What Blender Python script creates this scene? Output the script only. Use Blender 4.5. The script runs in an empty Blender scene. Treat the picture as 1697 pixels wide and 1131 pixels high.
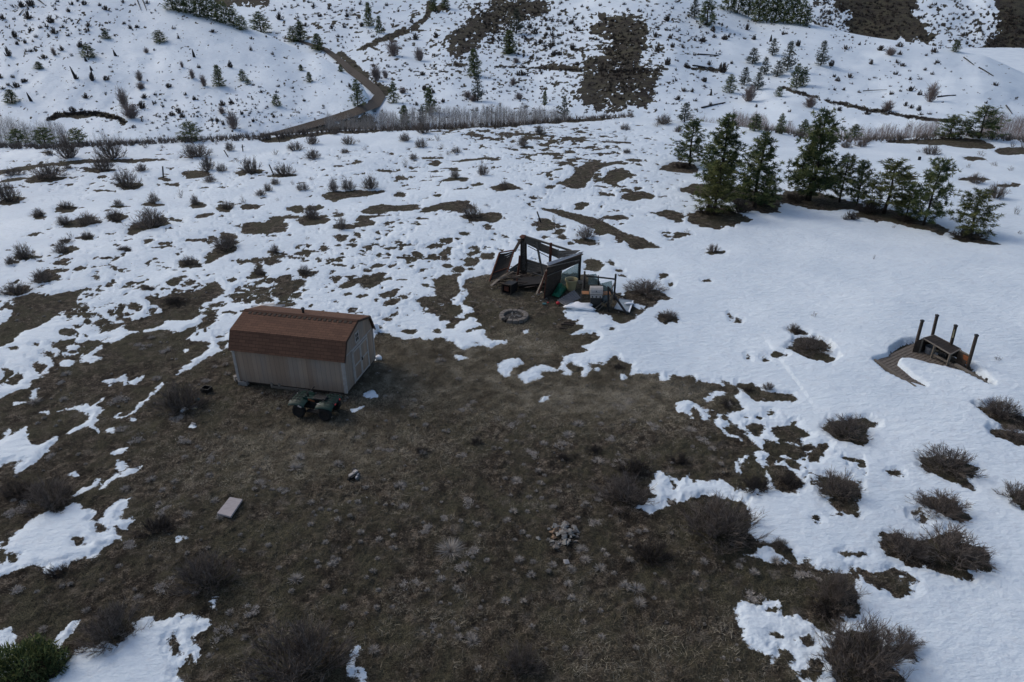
import bpy, math, random
import numpy as np
from mathutils import Vector, Matrix
R = math.radians
random.seed(7)
RNG = np.random.default_rng(11)
scene = bpy.context.scene
COL = scene.collection

# ---------------------------------------------------------------- camera
PITCH = R(27.0); FPX = 1150.0; H = 14.8; W0, H0 = 1697, 1131
CX, CY = W0/2, H0/2
cam_d = bpy.data.cameras.new("camera"); cam = bpy.data.objects.new("camera", cam_d); COL.objects.link(cam)
cam.location = (0, 0, H); cam.rotation_euler = (R(90)-PITCH, 0, 0)
cam_d.sensor_width = 36; cam_d.sensor_fit = 'HORIZONTAL'; cam_d.lens = 36*FPX/W0
cam_d.clip_end = 5000; cam_d.clip_start = 0.5
scene.camera = cam
# ---------------------------------------------------------------- sky, sun, exposure
SUN_EL, SUN_AZ = 40.0, -58.0          # azimuth measured from +Y (away from camera), negative = left
world = bpy.data.worlds.new("World"); scene.world = world; world.use_nodes = True
wn = world.node_tree; wn.nodes.clear()
sky = wn.nodes.new('ShaderNodeTexSky'); sky.sky_type = 'NISHITA'; sky.sun_disc = False
sky.sun_elevation = R(SUN_EL); sky.sun_rotation = R(SUN_AZ)
sky.air_density = 1.0; sky.dust_density = 3.0; sky.ozone_density = 1.0
bg = wn.nodes.new('ShaderNodeBackground'); bg.inputs[1].default_value = 0.13
wo = wn.nodes.new('ShaderNodeOutputWorld')
wn.links.new(sky.outputs[0], bg.inputs[0]); wn.links.new(bg.outputs[0], wo.inputs[0])
sun_d = bpy.data.lights.new("sun", 'SUN'); sun_d.energy = 0.7; sun_d.angle = R(16); sun_d.color = (1.0, 0.96, 0.9)
sun = bpy.data.objects.new("sun", sun_d); COL.objects.link(sun)
sdir = Vector((math.sin(R(SUN_AZ))*math.cos(R(SUN_EL)), math.cos(R(SUN_AZ))*math.cos(R(SUN_EL)), math.sin(R(SUN_EL))))
sun.rotation_euler = (-sdir).to_track_quat('-Z', 'Y').to_euler(); sun.location = (0, 0, 60)
scene.view_settings.view_transform = 'Standard'; scene.view_settings.look = 'None'
scene.view_settings.exposure = 0.12; scene.view_settings.gamma = 1.0

# ---------------------------------------------------------------- geometry helpers
sp, cp = math.sin(PITCH), math.cos(PITCH)
def ray(px, py):
    x = (np.asarray(px, float)-CX)/FPX; y = (CY-np.asarray(py, float))/FPX
    return x, cp + y*sp, -sp + y*cp
def gnd(px, py, z=0.0):
    dx, dy, dz = ray(px, py); t = (z-H)/dz
    return dx*t, dy*t
def G(px, py, z=0.0):
    x, y = gnd(px, py, z); return Vector((float(x), float(y), z))
def pt(px, py, Y):
    dx, dy, dz = ray(px, py); t = Y/dy
    return Vector((float(dx*t), float(Y), float(H+dz*t)))
def Yof(py, px=CX): return float(gnd(px, py)[1])
def pxm(py):                           # photo pixels per metre (across) on the meadow at that row
    dx, dy, dz = ray(CX, py); t = -H/dz
    return FPX/float(t)

def hsh(ix, iy, s):
    n = (ix.astype(np.int64)*374761393 + iy.astype(np.int64)*668265263 + s*982451653) & 0x7fffffff
    n = ((n ^ (n >> 13))*1274126177) & 0x7fffffff
    return ((n ^ (n >> 16)) & 0xffff)/65535.0
def vnoise(x, y, s=0):
    ix = np.floor(x); iy = np.floor(y); fx = x-ix; fy = y-iy
    ix = ix.astype(np.int64); iy = iy.astype(np.int64)
    fx = fx*fx*(3-2*fx); fy = fy*fy*(3-2*fy)
    a = hsh(ix, iy, s); b = hsh(ix+1, iy, s); c = hsh(ix, iy+1, s); d = hsh(ix+1, iy+1, s)
    return (a+(b-a)*fx)*(1-fy) + (c+(d-c)*fx)*fy - .5      # -0.5..0.5
def fbm(x, y, s=0, o=4, g=.5):
    r = 0; a = 1
    for k in range(o):
        r = r + a*vnoise(x*2**k+17.3*k, y*2**k-9.1*k, s+k); a *= g
    return r
def sdf(poly, x, y):                   # negative inside
    d = np.full(x.shape, 1e9); ins = np.zeros(x.shape, bool); n = len(poly)
    for i in range(n):
        x1, y1 = poly[i]; x2, y2 = poly[(i+1) % n]
        ex, ey = x2-x1, y2-y1; L = ex*ex+ey*ey+1e-12
        t = np.clip(((x-x1)*ex+(y-y1)*ey)/L, 0, 1)
        d = np.minimum(d, (x-x1-t*ex)**2+(y-y1-t*ey)**2)
        if y1 != y2:
            c = ((y1 > y) != (y2 > y)) & (x < (x2-x1)*(y-y1)/(y2-y1)+x1); ins ^= c
    d = np.sqrt(d); return np.where(ins, -d, d)
def apply_poly(F, x, y, poly, sign, m=1.5):   # sign -1: bare patch, +1: snow patch
    xs = [p[0] for p in poly]; ys = [p[1] for p in poly]
    k = np.nonzero((x > min(xs)-m) & (x < max(xs)+m) & (y > min(ys)-m) & (y < max(ys)+m))[0]
    if len(k) == 0: return
    s = sdf(poly, x[k], y[k])
    F[k] = np.minimum(F[k], s) if sign < 0 else np.maximum(F[k], -s)
def pp(s):                             # "x,y x,y" -> list
    return [tuple(float(v) for v in q.split(',')) for q in s.split()]

# ---------------------------------------------------------------- mesh builder
class MB:
    def __init__(s): s.v = []; s.f = []; s.m = []; s.mi = 0
    def add(s, vs, fs):
        o = len(s.v); s.v += [tuple(v) for v in vs]
        for f in fs: s.f.append(tuple(i+o for i in f)); s.m.append(s.mi)
    def box(s, c, d, M=None):
        x, y, z = d[0]/2, d[1]/2, d[2]/2; c = Vector(c)
        vs = [Vector((a*x, b*y, e*z)) for a in (-1, 1) for b in (-1, 1) for e in (-1, 1)]
        vs = [c+(M @ v if M is not None else v) for v in vs]
        s.add(vs, [(0, 1, 3, 2), (4, 6, 7, 5), (0, 4, 5, 1), (2, 3, 7, 6), (0, 2, 6, 4), (1, 5, 7, 3)])
    def beam(s, a, b, w, h=None, up=(0, 0, 1)):
        a = Vector(a); b = Vector(b); h = h or w; d = (b-a); L = d.length; d.normalize()
        u = Vector(up)
        if abs(d.dot(u)) > .95: u = Vector((0, 1, 0))
        sx = d.cross(u).normalized(); sz = sx.cross(d)
        M = Matrix((sx, d, sz)).transposed()
        s.box((a+b)/2, (w, L, h), M)
    def tube(s, path, rad, n=8, cap=True):
        path = [Vector(p) for p in path]; o = len(s.v); N = len(path)
        for i, p in enumerate(path):
            d = (path[min(i+1, N-1)]-path[max(i-1, 0)]).normalized()
            u = Vector((0, 0, 1)) if abs(d.z) < .9 else Vector((1, 0, 0))
            a = d.cross(u).normalized(); b = a.cross(d)
            r = rad[i] if isinstance(rad, (list, tuple)) else rad
            for k in range(n):
                t = 2*math.pi*k/n; s.v.append(tuple(p+a*math.cos(t)*r+b*math.sin(t)*r))
        for i in range(N-1):
            for k in range(n):
                s.f.append((o+i*n+k, o+i*n+(k+1) % n, o+(i+1)*n+(k+1) % n, o+(i+1)*n+k)); s.m.append(s.mi)
        if cap:
            s.f.append(tuple(o+k for k in range(n))[::-1]); s.m.append(s.mi)
            s.f.append(tuple(o+(N-1)*n+k for k in range(n))); s.m.append(s.mi)
    def slab(s, q, th=.04):            # four corners, given thickness
        q = [Vector(p) for p in q]; nrm = (q[2]-q[0]).cross(q[3]-q[1]).normalized()*th/2
        s.add([p+nrm for p in q]+[p-nrm for p in q], [(0, 1, 2, 3), (7, 6, 5, 4), (0, 4, 5, 1), (1, 5, 6, 2), (2, 6, 7, 3), (3, 7, 4, 0)])
    def lathe(s, prof, n=16, c=(0, 0, 0)):
        o = len(s.v)
        for r, z in prof:
            for k in range(n):
                t = 2*math.pi*k/n; s.v.append((c[0]+r*math.cos(t), c[1]+r*math.sin(t), c[2]+z))
        for i in range(len(prof)-1):
            for k in range(n):
                s.f.append((o+i*n+k, o+i*n+(k+1) % n, o+(i+1)*n+(k+1) % n, o+(i+1)*n+k)); s.m.append(s.mi)
    def build(s, name, mats, parent=None, smooth=False, xf=None):
        me = bpy.data.meshes.new(name)
        off = Vector((0, 0, 0))
        if parent is not None and xf is None: off = parent.location
        vs = [tuple(Vector(v)-off) for v in s.v] if off.length else s.v
        me.from_pydata(vs, [], s.f)
        for m in (mats if isinstance(mats, (list, tuple)) else [mats]): me.materials.append(m)
        me.polygons.foreach_set('material_index', s.m)
        if smooth: me.polygons.foreach_set('use_smooth', [True]*len(s.f))
        me.update()
        o = bpy.data.objects.new(name, me); COL.objects.link(o)
        if parent is not None: o.parent = parent
        return o
def bevel(o, w=.01, seg=2):
    m = o.modifiers.new('bevel', 'BEVEL'); m.width = w; m.segments = seg; m.limit_method = 'ANGLE'; return o
def tag(o, label, cat, group=None, kind=None):
    if label: o['label'] = label
    if cat: o['category'] = cat
    if group: o['group'] = group
    if kind: o['kind'] = kind
    return o
def empty(name, loc, label=None, cat=None, group=None, rz=0):
    o = bpy.data.objects.new(name, None); COL.objects.link(o); o.location = loc; o.rotation_euler = (0, 0, rz)
    o.empty_display_size = .1; return tag(o, label, cat, group)
def np_mesh(name, V, F, mats, parent=None, attrs=None, smooth=False):
    V = np.asarray(V, np.float32); F = np.asarray(F, np.int32); n, k = F.shape
    me = bpy.data.meshes.new(name); me.vertices.add(len(V)); me.vertices.foreach_set('co', V.ravel())
    me.loops.add(n*k); me.loops.foreach_set('vertex_index', F.ravel())
    me.polygons.add(n); me.polygons.foreach_set('loop_start', np.arange(0, n*k, k, dtype=np.int32))
    if smooth: me.polygons.foreach_set('use_smooth', np.ones(n, bool))
    for a, (ty, val) in (attrs or {}).items():
        at = me.attributes.new(a, ty, 'POINT')
        at.data.foreach_set('color' if ty == 'FLOAT_COLOR' else 'value', np.asarray(val, np.float32).ravel())
    for m in (mats if isinstance(mats, (list, tuple)) else [mats]): me.materials.append(m)
    me.update(calc_edges=True); me.validate()
    o = bpy.data.objects.new(name, me); COL.objects.link(o)
    if parent is not None: o.parent = parent
    return o

# ---------------------------------------------------------------- materials
class NT:
    def __init__(s, name):
        s.m = bpy.data.materials.new(name); s.m.use_nodes = True; s.t = s.m.node_tree; s.t.nodes.clear()
        s.out = s.n('ShaderNodeOutputMaterial'); s.b = s.n('ShaderNodeBsdfPrincipled'); s.l(s.b.outputs[0], s.out.inputs[0])
    def n(s, ty, **k):
        nd = s.t.nodes.new(ty)
        for a, v in k.items(): setattr(nd, a, v)
        return nd
    def l(s, a, b): s.t.links.new(a, b)
    def val(s, inp, v):
        if hasattr(v, 'is_output') or isinstance(v, bpy.types.NodeSocket): s.l(v, inp)
        else: inp.default_value = v
    def noise(s, scale, vec=None, detail=4, rough=.6, dist=0):
        nd = s.n('ShaderNodeTexNoise'); nd.inputs['Scale'].default_value = scale; nd.inputs['Detail'].default_value = detail
        nd.inputs['Roughness'].default_value = rough; nd.inputs['Distortion'].default_value = dist
        if vec is not None: s.l(vec, nd.inputs['Vector'])
        return nd.outputs[0]
    def ramp(s, fac, stops, interp='LINEAR'):
        nd = s.n('ShaderNodeValToRGB'); nd.color_ramp.interpolation = interp; e = nd.color_ramp.elements
        while len(e) < len(stops): e.new(.5)
        for q, (p, c) in zip(e, stops): q.position = p; q.color = (*c, 1) if len(c) == 3 else c
        s.l(fac, nd.inputs[0]); return nd.outputs[0]
    def mix(s, fac, a, b, mode='MIX'):
        nd = s.n('ShaderNodeMix', data_type='RGBA', blend_type=mode)
        s.val(nd.inputs[0], fac)
        for i, v in ((6, a), (7, b)):
            if isinstance(v, tuple): nd.inputs[i].default_value = (*v, 1)
            else: s.l(v, nd.inputs[i])
        return nd.outputs[2]
    def math(s, op, a, b=0.0, c=None, clamp=False):
        nd = s.n('ShaderNodeMath', operation=op, use_clamp=clamp); s.val(nd.inputs[0], a); s.val(nd.inputs[1], b)
        if c is not None: s.val(nd.inputs[2], c)
        return nd.outputs[0]
    def mr(s, v, a, b, c=0., d=1.):
        nd = s.n('ShaderNodeMapRange'); s.val(nd.inputs[0], v)
        for i, q in enumerate((a, b, c, d)): nd.inputs[i+1].default_value = q
        return nd.outputs[0]
    def attr(s, name, ty='GEOMETRY'):
        nd = s.n('ShaderNodeAttribute', attribute_name=name, attribute_type=ty); return nd
    def pos(s, kind='Object'): return s.n('ShaderNodeTexCoord').outputs[kind]
    def mapv(s, vec, scale=(1, 1, 1), rot=(0, 0, 0)):
        nd = s.n('ShaderNodeMapping'); s.l(vec, nd.inputs[0]); nd.inputs['Scale'].default_value = scale; nd.inputs['Rotation'].default_value = rot
        return nd.outputs[0]
    def bump(s, h, strength=.5, dist=.02, nrm=None):
        nd = s.n('ShaderNodeBump'); nd.inputs['Strength'].default_value = strength; nd.inputs['Distance'].default_value = dist
        s.l(h, nd.inputs['Height'])
        if nrm is not None: s.l(nrm, nd.inputs['Normal'])
        return nd.outputs[0]
    def fin(s, col=None, rough=.8, nrm=None, metal=0, spec=.3):
        if col is not None:
            if isinstance(col, tuple): s.b.inputs['Base Color'].default_value = (*col, 1)
            else: s.l(col, s.b.inputs['Base Color'])
        s.val(s.b.inputs['Roughness'], rough); s.b.inputs['Metallic'].default_value = metal
        s.b.inputs['Specular IOR Level'].default_value = spec
        if nrm is not None: s.l(nrm, s.b.inputs['Normal'])
        return s.m
def simple(name, c, c2=None, scale=6, rough=.8, bump=.3, stretch=(1, 1, 1), metal=0, spec=.3, bd=.01):
    t = NT(name); v = t.mapv(t.pos(), stretch); n = t.noise(scale, v, 5, .65)
    c2 = c2 or tuple(x*.6 for x in c)
    col = t.ramp(n, [(.3, c2), (.7, c)])
    return t.fin(col, rough, t.bump(n, bump, bd), metal, spec)
def varied(name, cols, rough=.8, scale=3.0, spec=.15):    # colour from the point attribute 'tint' (0..1 random)
    t = NT(name); a = t.attr('tint').outputs['Fac']
    return t.fin(t.ramp(a, [(i/(len(cols)-1), c) for i, c in enumerate(cols)]), rough, None, 0, spec)

M = {}
M['wood_grey'] = simple('wood_grey', (.17, .15, .125), (.08, .07, .06), 5, .85, .5, (1, 1, 8))
M['wood_dark'] = simple('wood_dark', (.055, .042, .034), (.022, .017, .014), 6, .85, .6, (1, 1, 1))
M['wood_brown'] = simple('wood_brown', (.075, .05, .037), (.03, .02, .016), 7, .85, .5, (1, 1, 6))
M['wood_black'] = simple('wood_black', (.022, .02, .02), (.01, .01, .01), 7, .8, .4)
M['wood_pale'] = simple('wood_pale', (.24, .21, .18), (.12, .105, .09), 8, .85, .4)
M['rust'] = simple('rust', (.12, .042, .025), (.05, .02, .015), 12, .8, .4)
M['rust_orange'] = simple('rust_orange', (.28, .09, .03), (.09, .04, .025), 14, .8, .4)
M['black_metal'] = simple('black_metal', (.02, .021, .023), (.01, .01, .011), 10, .5, .1)
M['black_plastic'] = simple('black_plastic', (.016, .017, .018), (.009, .009, .01), 10, .45, .1)
M['rubber'] = simple('rubber', (.014, .014, .015), (.008, .008, .008), 30, .85, .5)
M['grey_metal'] = simple('grey_metal', (.25, .27, .3), (.15, .165, .19), 5, .45, .2, metal=.4)
M['sheet_metal'] = simple('sheet_metal', (.2, .2, .2), (.11, .11, .115), 9, .5, .2, metal=.3)
M['white_paint'] = simple('white_paint', (.42, .4, .38), (.3, .28, .27), 7, .6, .1)
M['yellow_plastic'] = simple('yellow_plastic', (.40, .34, .19), (.32, .27, .15), 3, .5, .1)
M['green_tarp'] = simple('green_tarp', (.008, .13, .07), (.005, .075, .04), 5, .5, .5)
M['blue_grey'] = simple('blue_grey', (.11, .145, .17), (.07, .09, .1), 5, .5, .2)
M['orange_wood'] = simple('orange_wood', (.3, .13, .045), (.2, .09, .035), 9, .6, .2)
M['red_plastic'] = simple('red_plastic', (.5, .03, .045), (.36, .02, .03), 5, .4, .1)
M['teal'] = simple('teal', (.06, .16, .18), (.03, .09, .1), 8, .5, .2)
M['soil'] = simple('soil', (.06, .045, .033), (.03, .022, .016), 8, .95, .5)
M['ash'] = simple('ash', (.07, .065, .06), (.012, .011, .01), 18, .95, .8, bd=.03)
M['stone'] = simple('stone', (.20, .18, .16), (.09, .082, .075), 9, .9, .6)
M['rock_grey'] = simple('rock_grey', (.30, .295, .28), (.13, .128, .12), 7, .9, .6)
M['rock_brown'] = simple('rock_brown', (.25, .17, .11), (.12, .085, .06), 7, .9, .6)
M['concrete'] = simple('concrete', (.27, .265, .255), (.17, .165, .16), 14, .9, .4)
M['snow_solid'] = simple('snow_solid', (.8, .83, .87), (.74, .77, .82), 2, .6, .4, bd=.05)
M['green_paint'] = simple('green_paint', (.006, .034, .026), (.004, .022, .018), 4, .5, .05, spec=.3)
def glassy(name, col, alpha=.35):
    t = NT(name); t.fin(col, .12, None, 0, .6); tr = t.n('ShaderNodeBsdfTransparent'); mx = t.n('ShaderNodeMixShader')
    tr.inputs[0].default_value = (.86, .93, .92, 1)
    mx.inputs[0].default_value = 1-alpha; t.l(t.b.outputs[0], mx.inputs[1]); t.l(tr.outputs[0], mx.inputs[2]); t.l(mx.outputs[0], t.out.inputs[0]); return t.m
M['glass'] = glassy('glass', (.20, .27, .27), .45)
# ================================================================ TERRAIN
# ---- where the bench (meadow) breaks off into the valley, as bearing x/y -> distance
CREST = pp("-400,262 -150,250 0,246 100,250 200,243 300,236 440,232 560,219 700,217 850,210 950,200 1040,196 1130,203 1190,208 1250,217 1300,224 1340,230 1420,236 1500,232 1600,228 1697,236 1900,240 2150,248")
_cx, _cy = gnd([p[0] for p in CREST], [p[1] for p in CREST])
_o = np.argsort(_cx/_cy); CR_A = (_cx/_cy)[_o]; CR_D = np.hypot(_cx, _cy)[_o]
FLOOR = -21.5
FLAT = [(*map(float, gnd(490, 640)), 3.5), (*map(float, gnd(930, 490)), 4.5), (*map(float, gnd(1548, 625)), 4.0)]
def bench_z(x, y):
    r = np.hypot(x, y); a = x/np.maximum(y, 1e-3)
    E = np.interp(a, CR_A, CR_D); t = r-E+1.0
    z = np.where(t < 0, 0, np.where(t < 8.5, -.02*t*t, -.02*72.25-.34*(t-8.5)))
    und = fbm(x/9+3, y/9, 5, 3)*.30*np.clip((r-6)/20, 0, 1)*np.clip(1-t/10, 0, 1)
    for fx, fy, fr in FLAT: und = und*np.clip((np.hypot(x-fx, y-fy)-fr)/4, 0, 1)
    zz = z+und
    return np.where(zz < FLOOR+2, FLOOR+2-(1-np.exp((zz-FLOOR-2)/2))*2, zz)

MAIN = """-300,760 0,658 16,649 45,640 50,630 77,615 78,608 95,585 97,578 89,572 91,562 125,556 128,563 143,560 150,556 174,561 190,560 202,559 225,549 260,544 281,549 321,541 305,557 347,565 340,586 303,607 300,615 320,607 350,588 383,575
400,590 560,600 612,572 621,556 642,557 671,565 690,561 711,566 722,562 751,564 762,576 775,577 793,573 809,578 823,572 843,572 840,566 817,564 805,560 809,549 801,545 780,550 778,546 796,540 809,542 793,533 786,526 772,534 759,538 758,546 739,545 739,540 744,534 728,533 725,520 703,521 699,512 693,505 685,501 695,496 719,488 721,473 718,461 753,453 763,455 760,465 761,487 753,492 752,504 763,506 762,520 752,528 770,530 767,524 784,514 767,507 772,496 770,487 768,478
771,470 781,461 811,455 850,450 900,447 940,455 985,458 1008,472 1034,492 1036,485 1078,476 1116,495 1091,495 1078,506 1065,516 1050,527 1025,536 1012,528 1010,524 995,521 978,512 976,504 940,499 938,506 941,514 934,521 941,529 957,529 951,533 965,540 964,544 940,552 944,554 980,554 994,560 972,569 957,571 971,581 954,581 933,589 930,604 930,612 949,614 941,601 949,597 965,610 958,622 970,623 978,610 974,600 1002,600 1018,589 1031,597 1049,604 1051,616 1047,621 1065,620 1079,616 1095,617 1096,629 1113,628 1113,620 1129,620 1145,621 1150,633 1156,624 1179,629 1198,637 1193,625 1225,642 1227,651 1219,655 1234,673 1214,683 1206,691 1220,702 1236,718 1246,733 1257,739 1266,749 1249,750 1254,765 1262,769 1271,781 1275,812 1262,812
1245,806 1233,828 1248,858 1252,869 1241,879 1262,895 1277,902 1294,900 1317,911 1319,926 1336,926 1338,936 1363,945 1393,949 1405,945 1422,949 1416,959 1405,955 1412,972 1425,995 1424,1008 1393,1018 1382,1029 1376,1044 1385,1052 1397,1037 1450,1044 1462,1067 1504,1071 1523,1094 1492,1098 1488,1113 1504,1140 1560,1240 1560,1700 -300,1700"""
SNOW_IN = ["821,604 834,594 858,594 870,601 850,609 845,620 829,621 820,616",
"856,620 869,612 893,605 906,602 925,610 932,604 945,606 925,616 901,614 901,626 872,633", "750,586 762,582 780,593 764,595",
"933,616 949,614 950,622 940,621", "1120,670 1127,664 1148,664 1164,675 1188,678 1170,688 1151,678 1146,683 1148,694 1119,683",
"1187,699 1195,686 1203,694 1214,699 1214,707 1203,712 1214,722 1235,730 1235,734 1214,728 1198,715 1190,710",
"1050,839 1073,831 1086,818 1077,806 1090,785 1130,793 1145,787 1151,804 1172,804 1191,797 1214,804 1216,816 1230,808 1262,812 1240,830 1160,826 1110,836 1080,858",
"1233,917 1256,915 1263,907 1279,907 1309,930 1275,936",
"1222,1003 1229,995 1260,1003 1264,999 1294,999 1298,1020 1317,1027 1321,1016 1355,1037 1382,1052 1374,1064 1378,1075 1351,1075 1366,1105 1382,1131 1382,1150 1340,1150 1313,1109 1305,1083 1298,1079 1294,1105 1279,1107 1275,1094 1241,1075 1233,1071 1237,1052 1222,1044 1229,1025",
"162,629 183,625 191,618 206,623 207,631 244,615 233,625 215,640 210,631 198,639 195,629 170,638",
"279,634 260,640 247,655 231,668 228,675 210,687 196,686 199,678 183,690 210,691 226,699 227,694 212,690 228,682 244,666 260,650",
"85,679 133,666 146,670 154,666 163,655 159,666 171,667 159,687 164,713 158,716 149,700 138,700 122,713 106,716 117,703 138,692 146,682 133,680 106,676",
"-60,760 0,722 8,700 12,711 7,719 21,713 44,698 40,735 53,737 96,716 90,727 50,769 21,780 24,766 0,765 -60,800",
"117,823 126,807 162,793 152,810 126,819", "0,895 36,867 55,854 81,841 104,840 120,828 138,825 136,835 159,832 164,840 156,848 175,857 182,840 194,827 224,823 211,845 207,856 233,854 214,875 198,870 194,880 199,895 182,900 162,909 143,934 123,930 94,947 65,943 62,937 29,952 0,961 -80,1000 -80,940",
"-60,1060 0,1045 23,1034 26,1052 36,1065 53,1076 29,1089 13,1104 0,1120 -60,1150", "81,1068 97,1042 112,1036 110,1052 94,1073",
"75,1131 100,1117 109,1094 123,1078 133,1070 169,1070 177,1073 198,1065 212,1049 212,1032 227,1023 240,1021 253,1029 295,1020 301,1029 324,1016 344,1008 348,1026 327,1045 323,1062 334,1081 327,1097 311,1094 311,1081 292,1107 288,1118 301,1122 295,1160 60,1160",
"592,1068 602,1068 598,1097 610,1113 598,1133 592,1110 580,1104 590,1091",
"607,646 625,640 629,646 627,657 618,661 609,652", "585,677 600,673 603,676 592,683 586,684", "133,583 145,572 165,566 172,570 160,577 150,585 168,588 155,592 145,601 128,594",
"620,589 630,588 628,596 620,597", "-300,560 -40,620 -20,690 -90,760 -300,790"]
BARE = """27,496 101,485 130,485 117,509 88,522 61,538 35,552 0,568 -60,590 -60,560 0,546 13,528 29,515|212,537 220,530 265,517 262,497 257,491 287,483 326,480 355,467 363,479 345,496 326,501 324,522 313,528 281,522 260,536 220,542
1225,633 1246,635 1262,645 1283,649 1305,651 1313,658 1297,660 1262,662 1246,651|1283,708 1315,704 1334,720 1310,725 1320,735 1305,731 1291,720|1270,747 1289,736 1307,740 1315,747 1336,755 1326,765 1305,757 1283,756|1281,783 1300,780 1329,802 1311,812 1292,804
1306,574 1329,561 1368,569 1366,577 1350,580 1375,593 1366,600 1337,594|1372,710 1390,698 1430,698 1447,708 1435,715 1442,735 1425,738 1395,732|1353,804 1374,796 1396,799 1419,808 1423,825 1406,831 1413,839 1409,851 1388,845 1377,833 1382,825 1364,815|1531,759 1552,759 1592,764 1620,778 1606,786 1605,804 1579,796 1544,780
1524,823 1539,825 1587,836 1600,860 1592,864 1565,852 1536,841|1626,676 1645,677 1682,690 1691,698 1687,709 1671,709 1645,695|1648,714 1690,720 1720,735 1697,735 1660,725|1682,826 1697,815 1720,840 1697,843|1467,891 1493,891 1528,903 1560,900 1590,891 1595,905 1639,926 1629,946 1610,941 1587,941 1581,948 1551,945 1525,922 1530,936 1510,938 1505,929 1472,914
1431,950 1452,958 1476,962 1486,949 1513,961 1511,973 1514,984 1508,989 1487,987 1481,976 1464,973 1443,965|403,383 408,370 427,366 434,370 453,357 495,355 498,359 464,362 461,370 477,372 469,383 440,386 416,388|551,383 559,375 591,375 599,359 644,356 607,363 620,374 602,380 586,386|602,347 635,336 690,337 690,344 660,349 640,350 628,354 605,352|698,345 712,339 775,335 780,345 765,354 740,349 700,349
758,360 785,354 828,362 820,369 775,368|540,322 555,318 600,313 640,313 610,320 575,325 555,332 543,328|430,234 470,226 568,212 640,206 760,202 830,196 900,190 1000,184 1030,186 1024,197 985,200 900,206 850,210 760,214 640,217 560,221 500,229 440,238|1003,296 1012,288 1028,283 1039,291 1051,293 1028,299 1020,304 1028,310 1007,303|901,347 927,351 949,355 972,360 991,365 1012,376 1039,389 1065,396 1087,409 1055,409 1039,397 1018,388 983,376 959,366 927,356
1094,280 1101,273 1123,268 1155,274 1153,283 1127,285|1131,313 1151,305 1220,307 1276,318 1302,322 1303,315 1350,317 1378,326 1405,333 1430,340 1420,345 1390,348 1376,350 1340,344 1318,339 1283,331 1288,339 1287,350 1266,354 1220,346 1211,333 1164,324 1134,320|1422,342 1480,350 1515,364 1543,369 1572,381 1559,385 1526,378 1484,367 1448,364 1424,358|1134,356 1151,348 1201,346 1220,354 1240,360 1227,365 1218,371 1190,378 1164,376 1144,363
1575,389 1594,384 1625,389 1643,402 1625,403 1581,395|1462,236 1497,230 1559,229 1625,232 1650,243 1636,246 1559,241 1501,238|1647,250 1665,245 1697,244 1720,250 1697,256 1660,256|0,281 53,274 149,266 276,261 276,264 149,270 66,277 0,288 -80,294 -80,286|214,387 218,372 270,361 282,364 281,371 240,380 218,388|342,431 348,416 382,398 398,398 395,408 363,422"""
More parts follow.
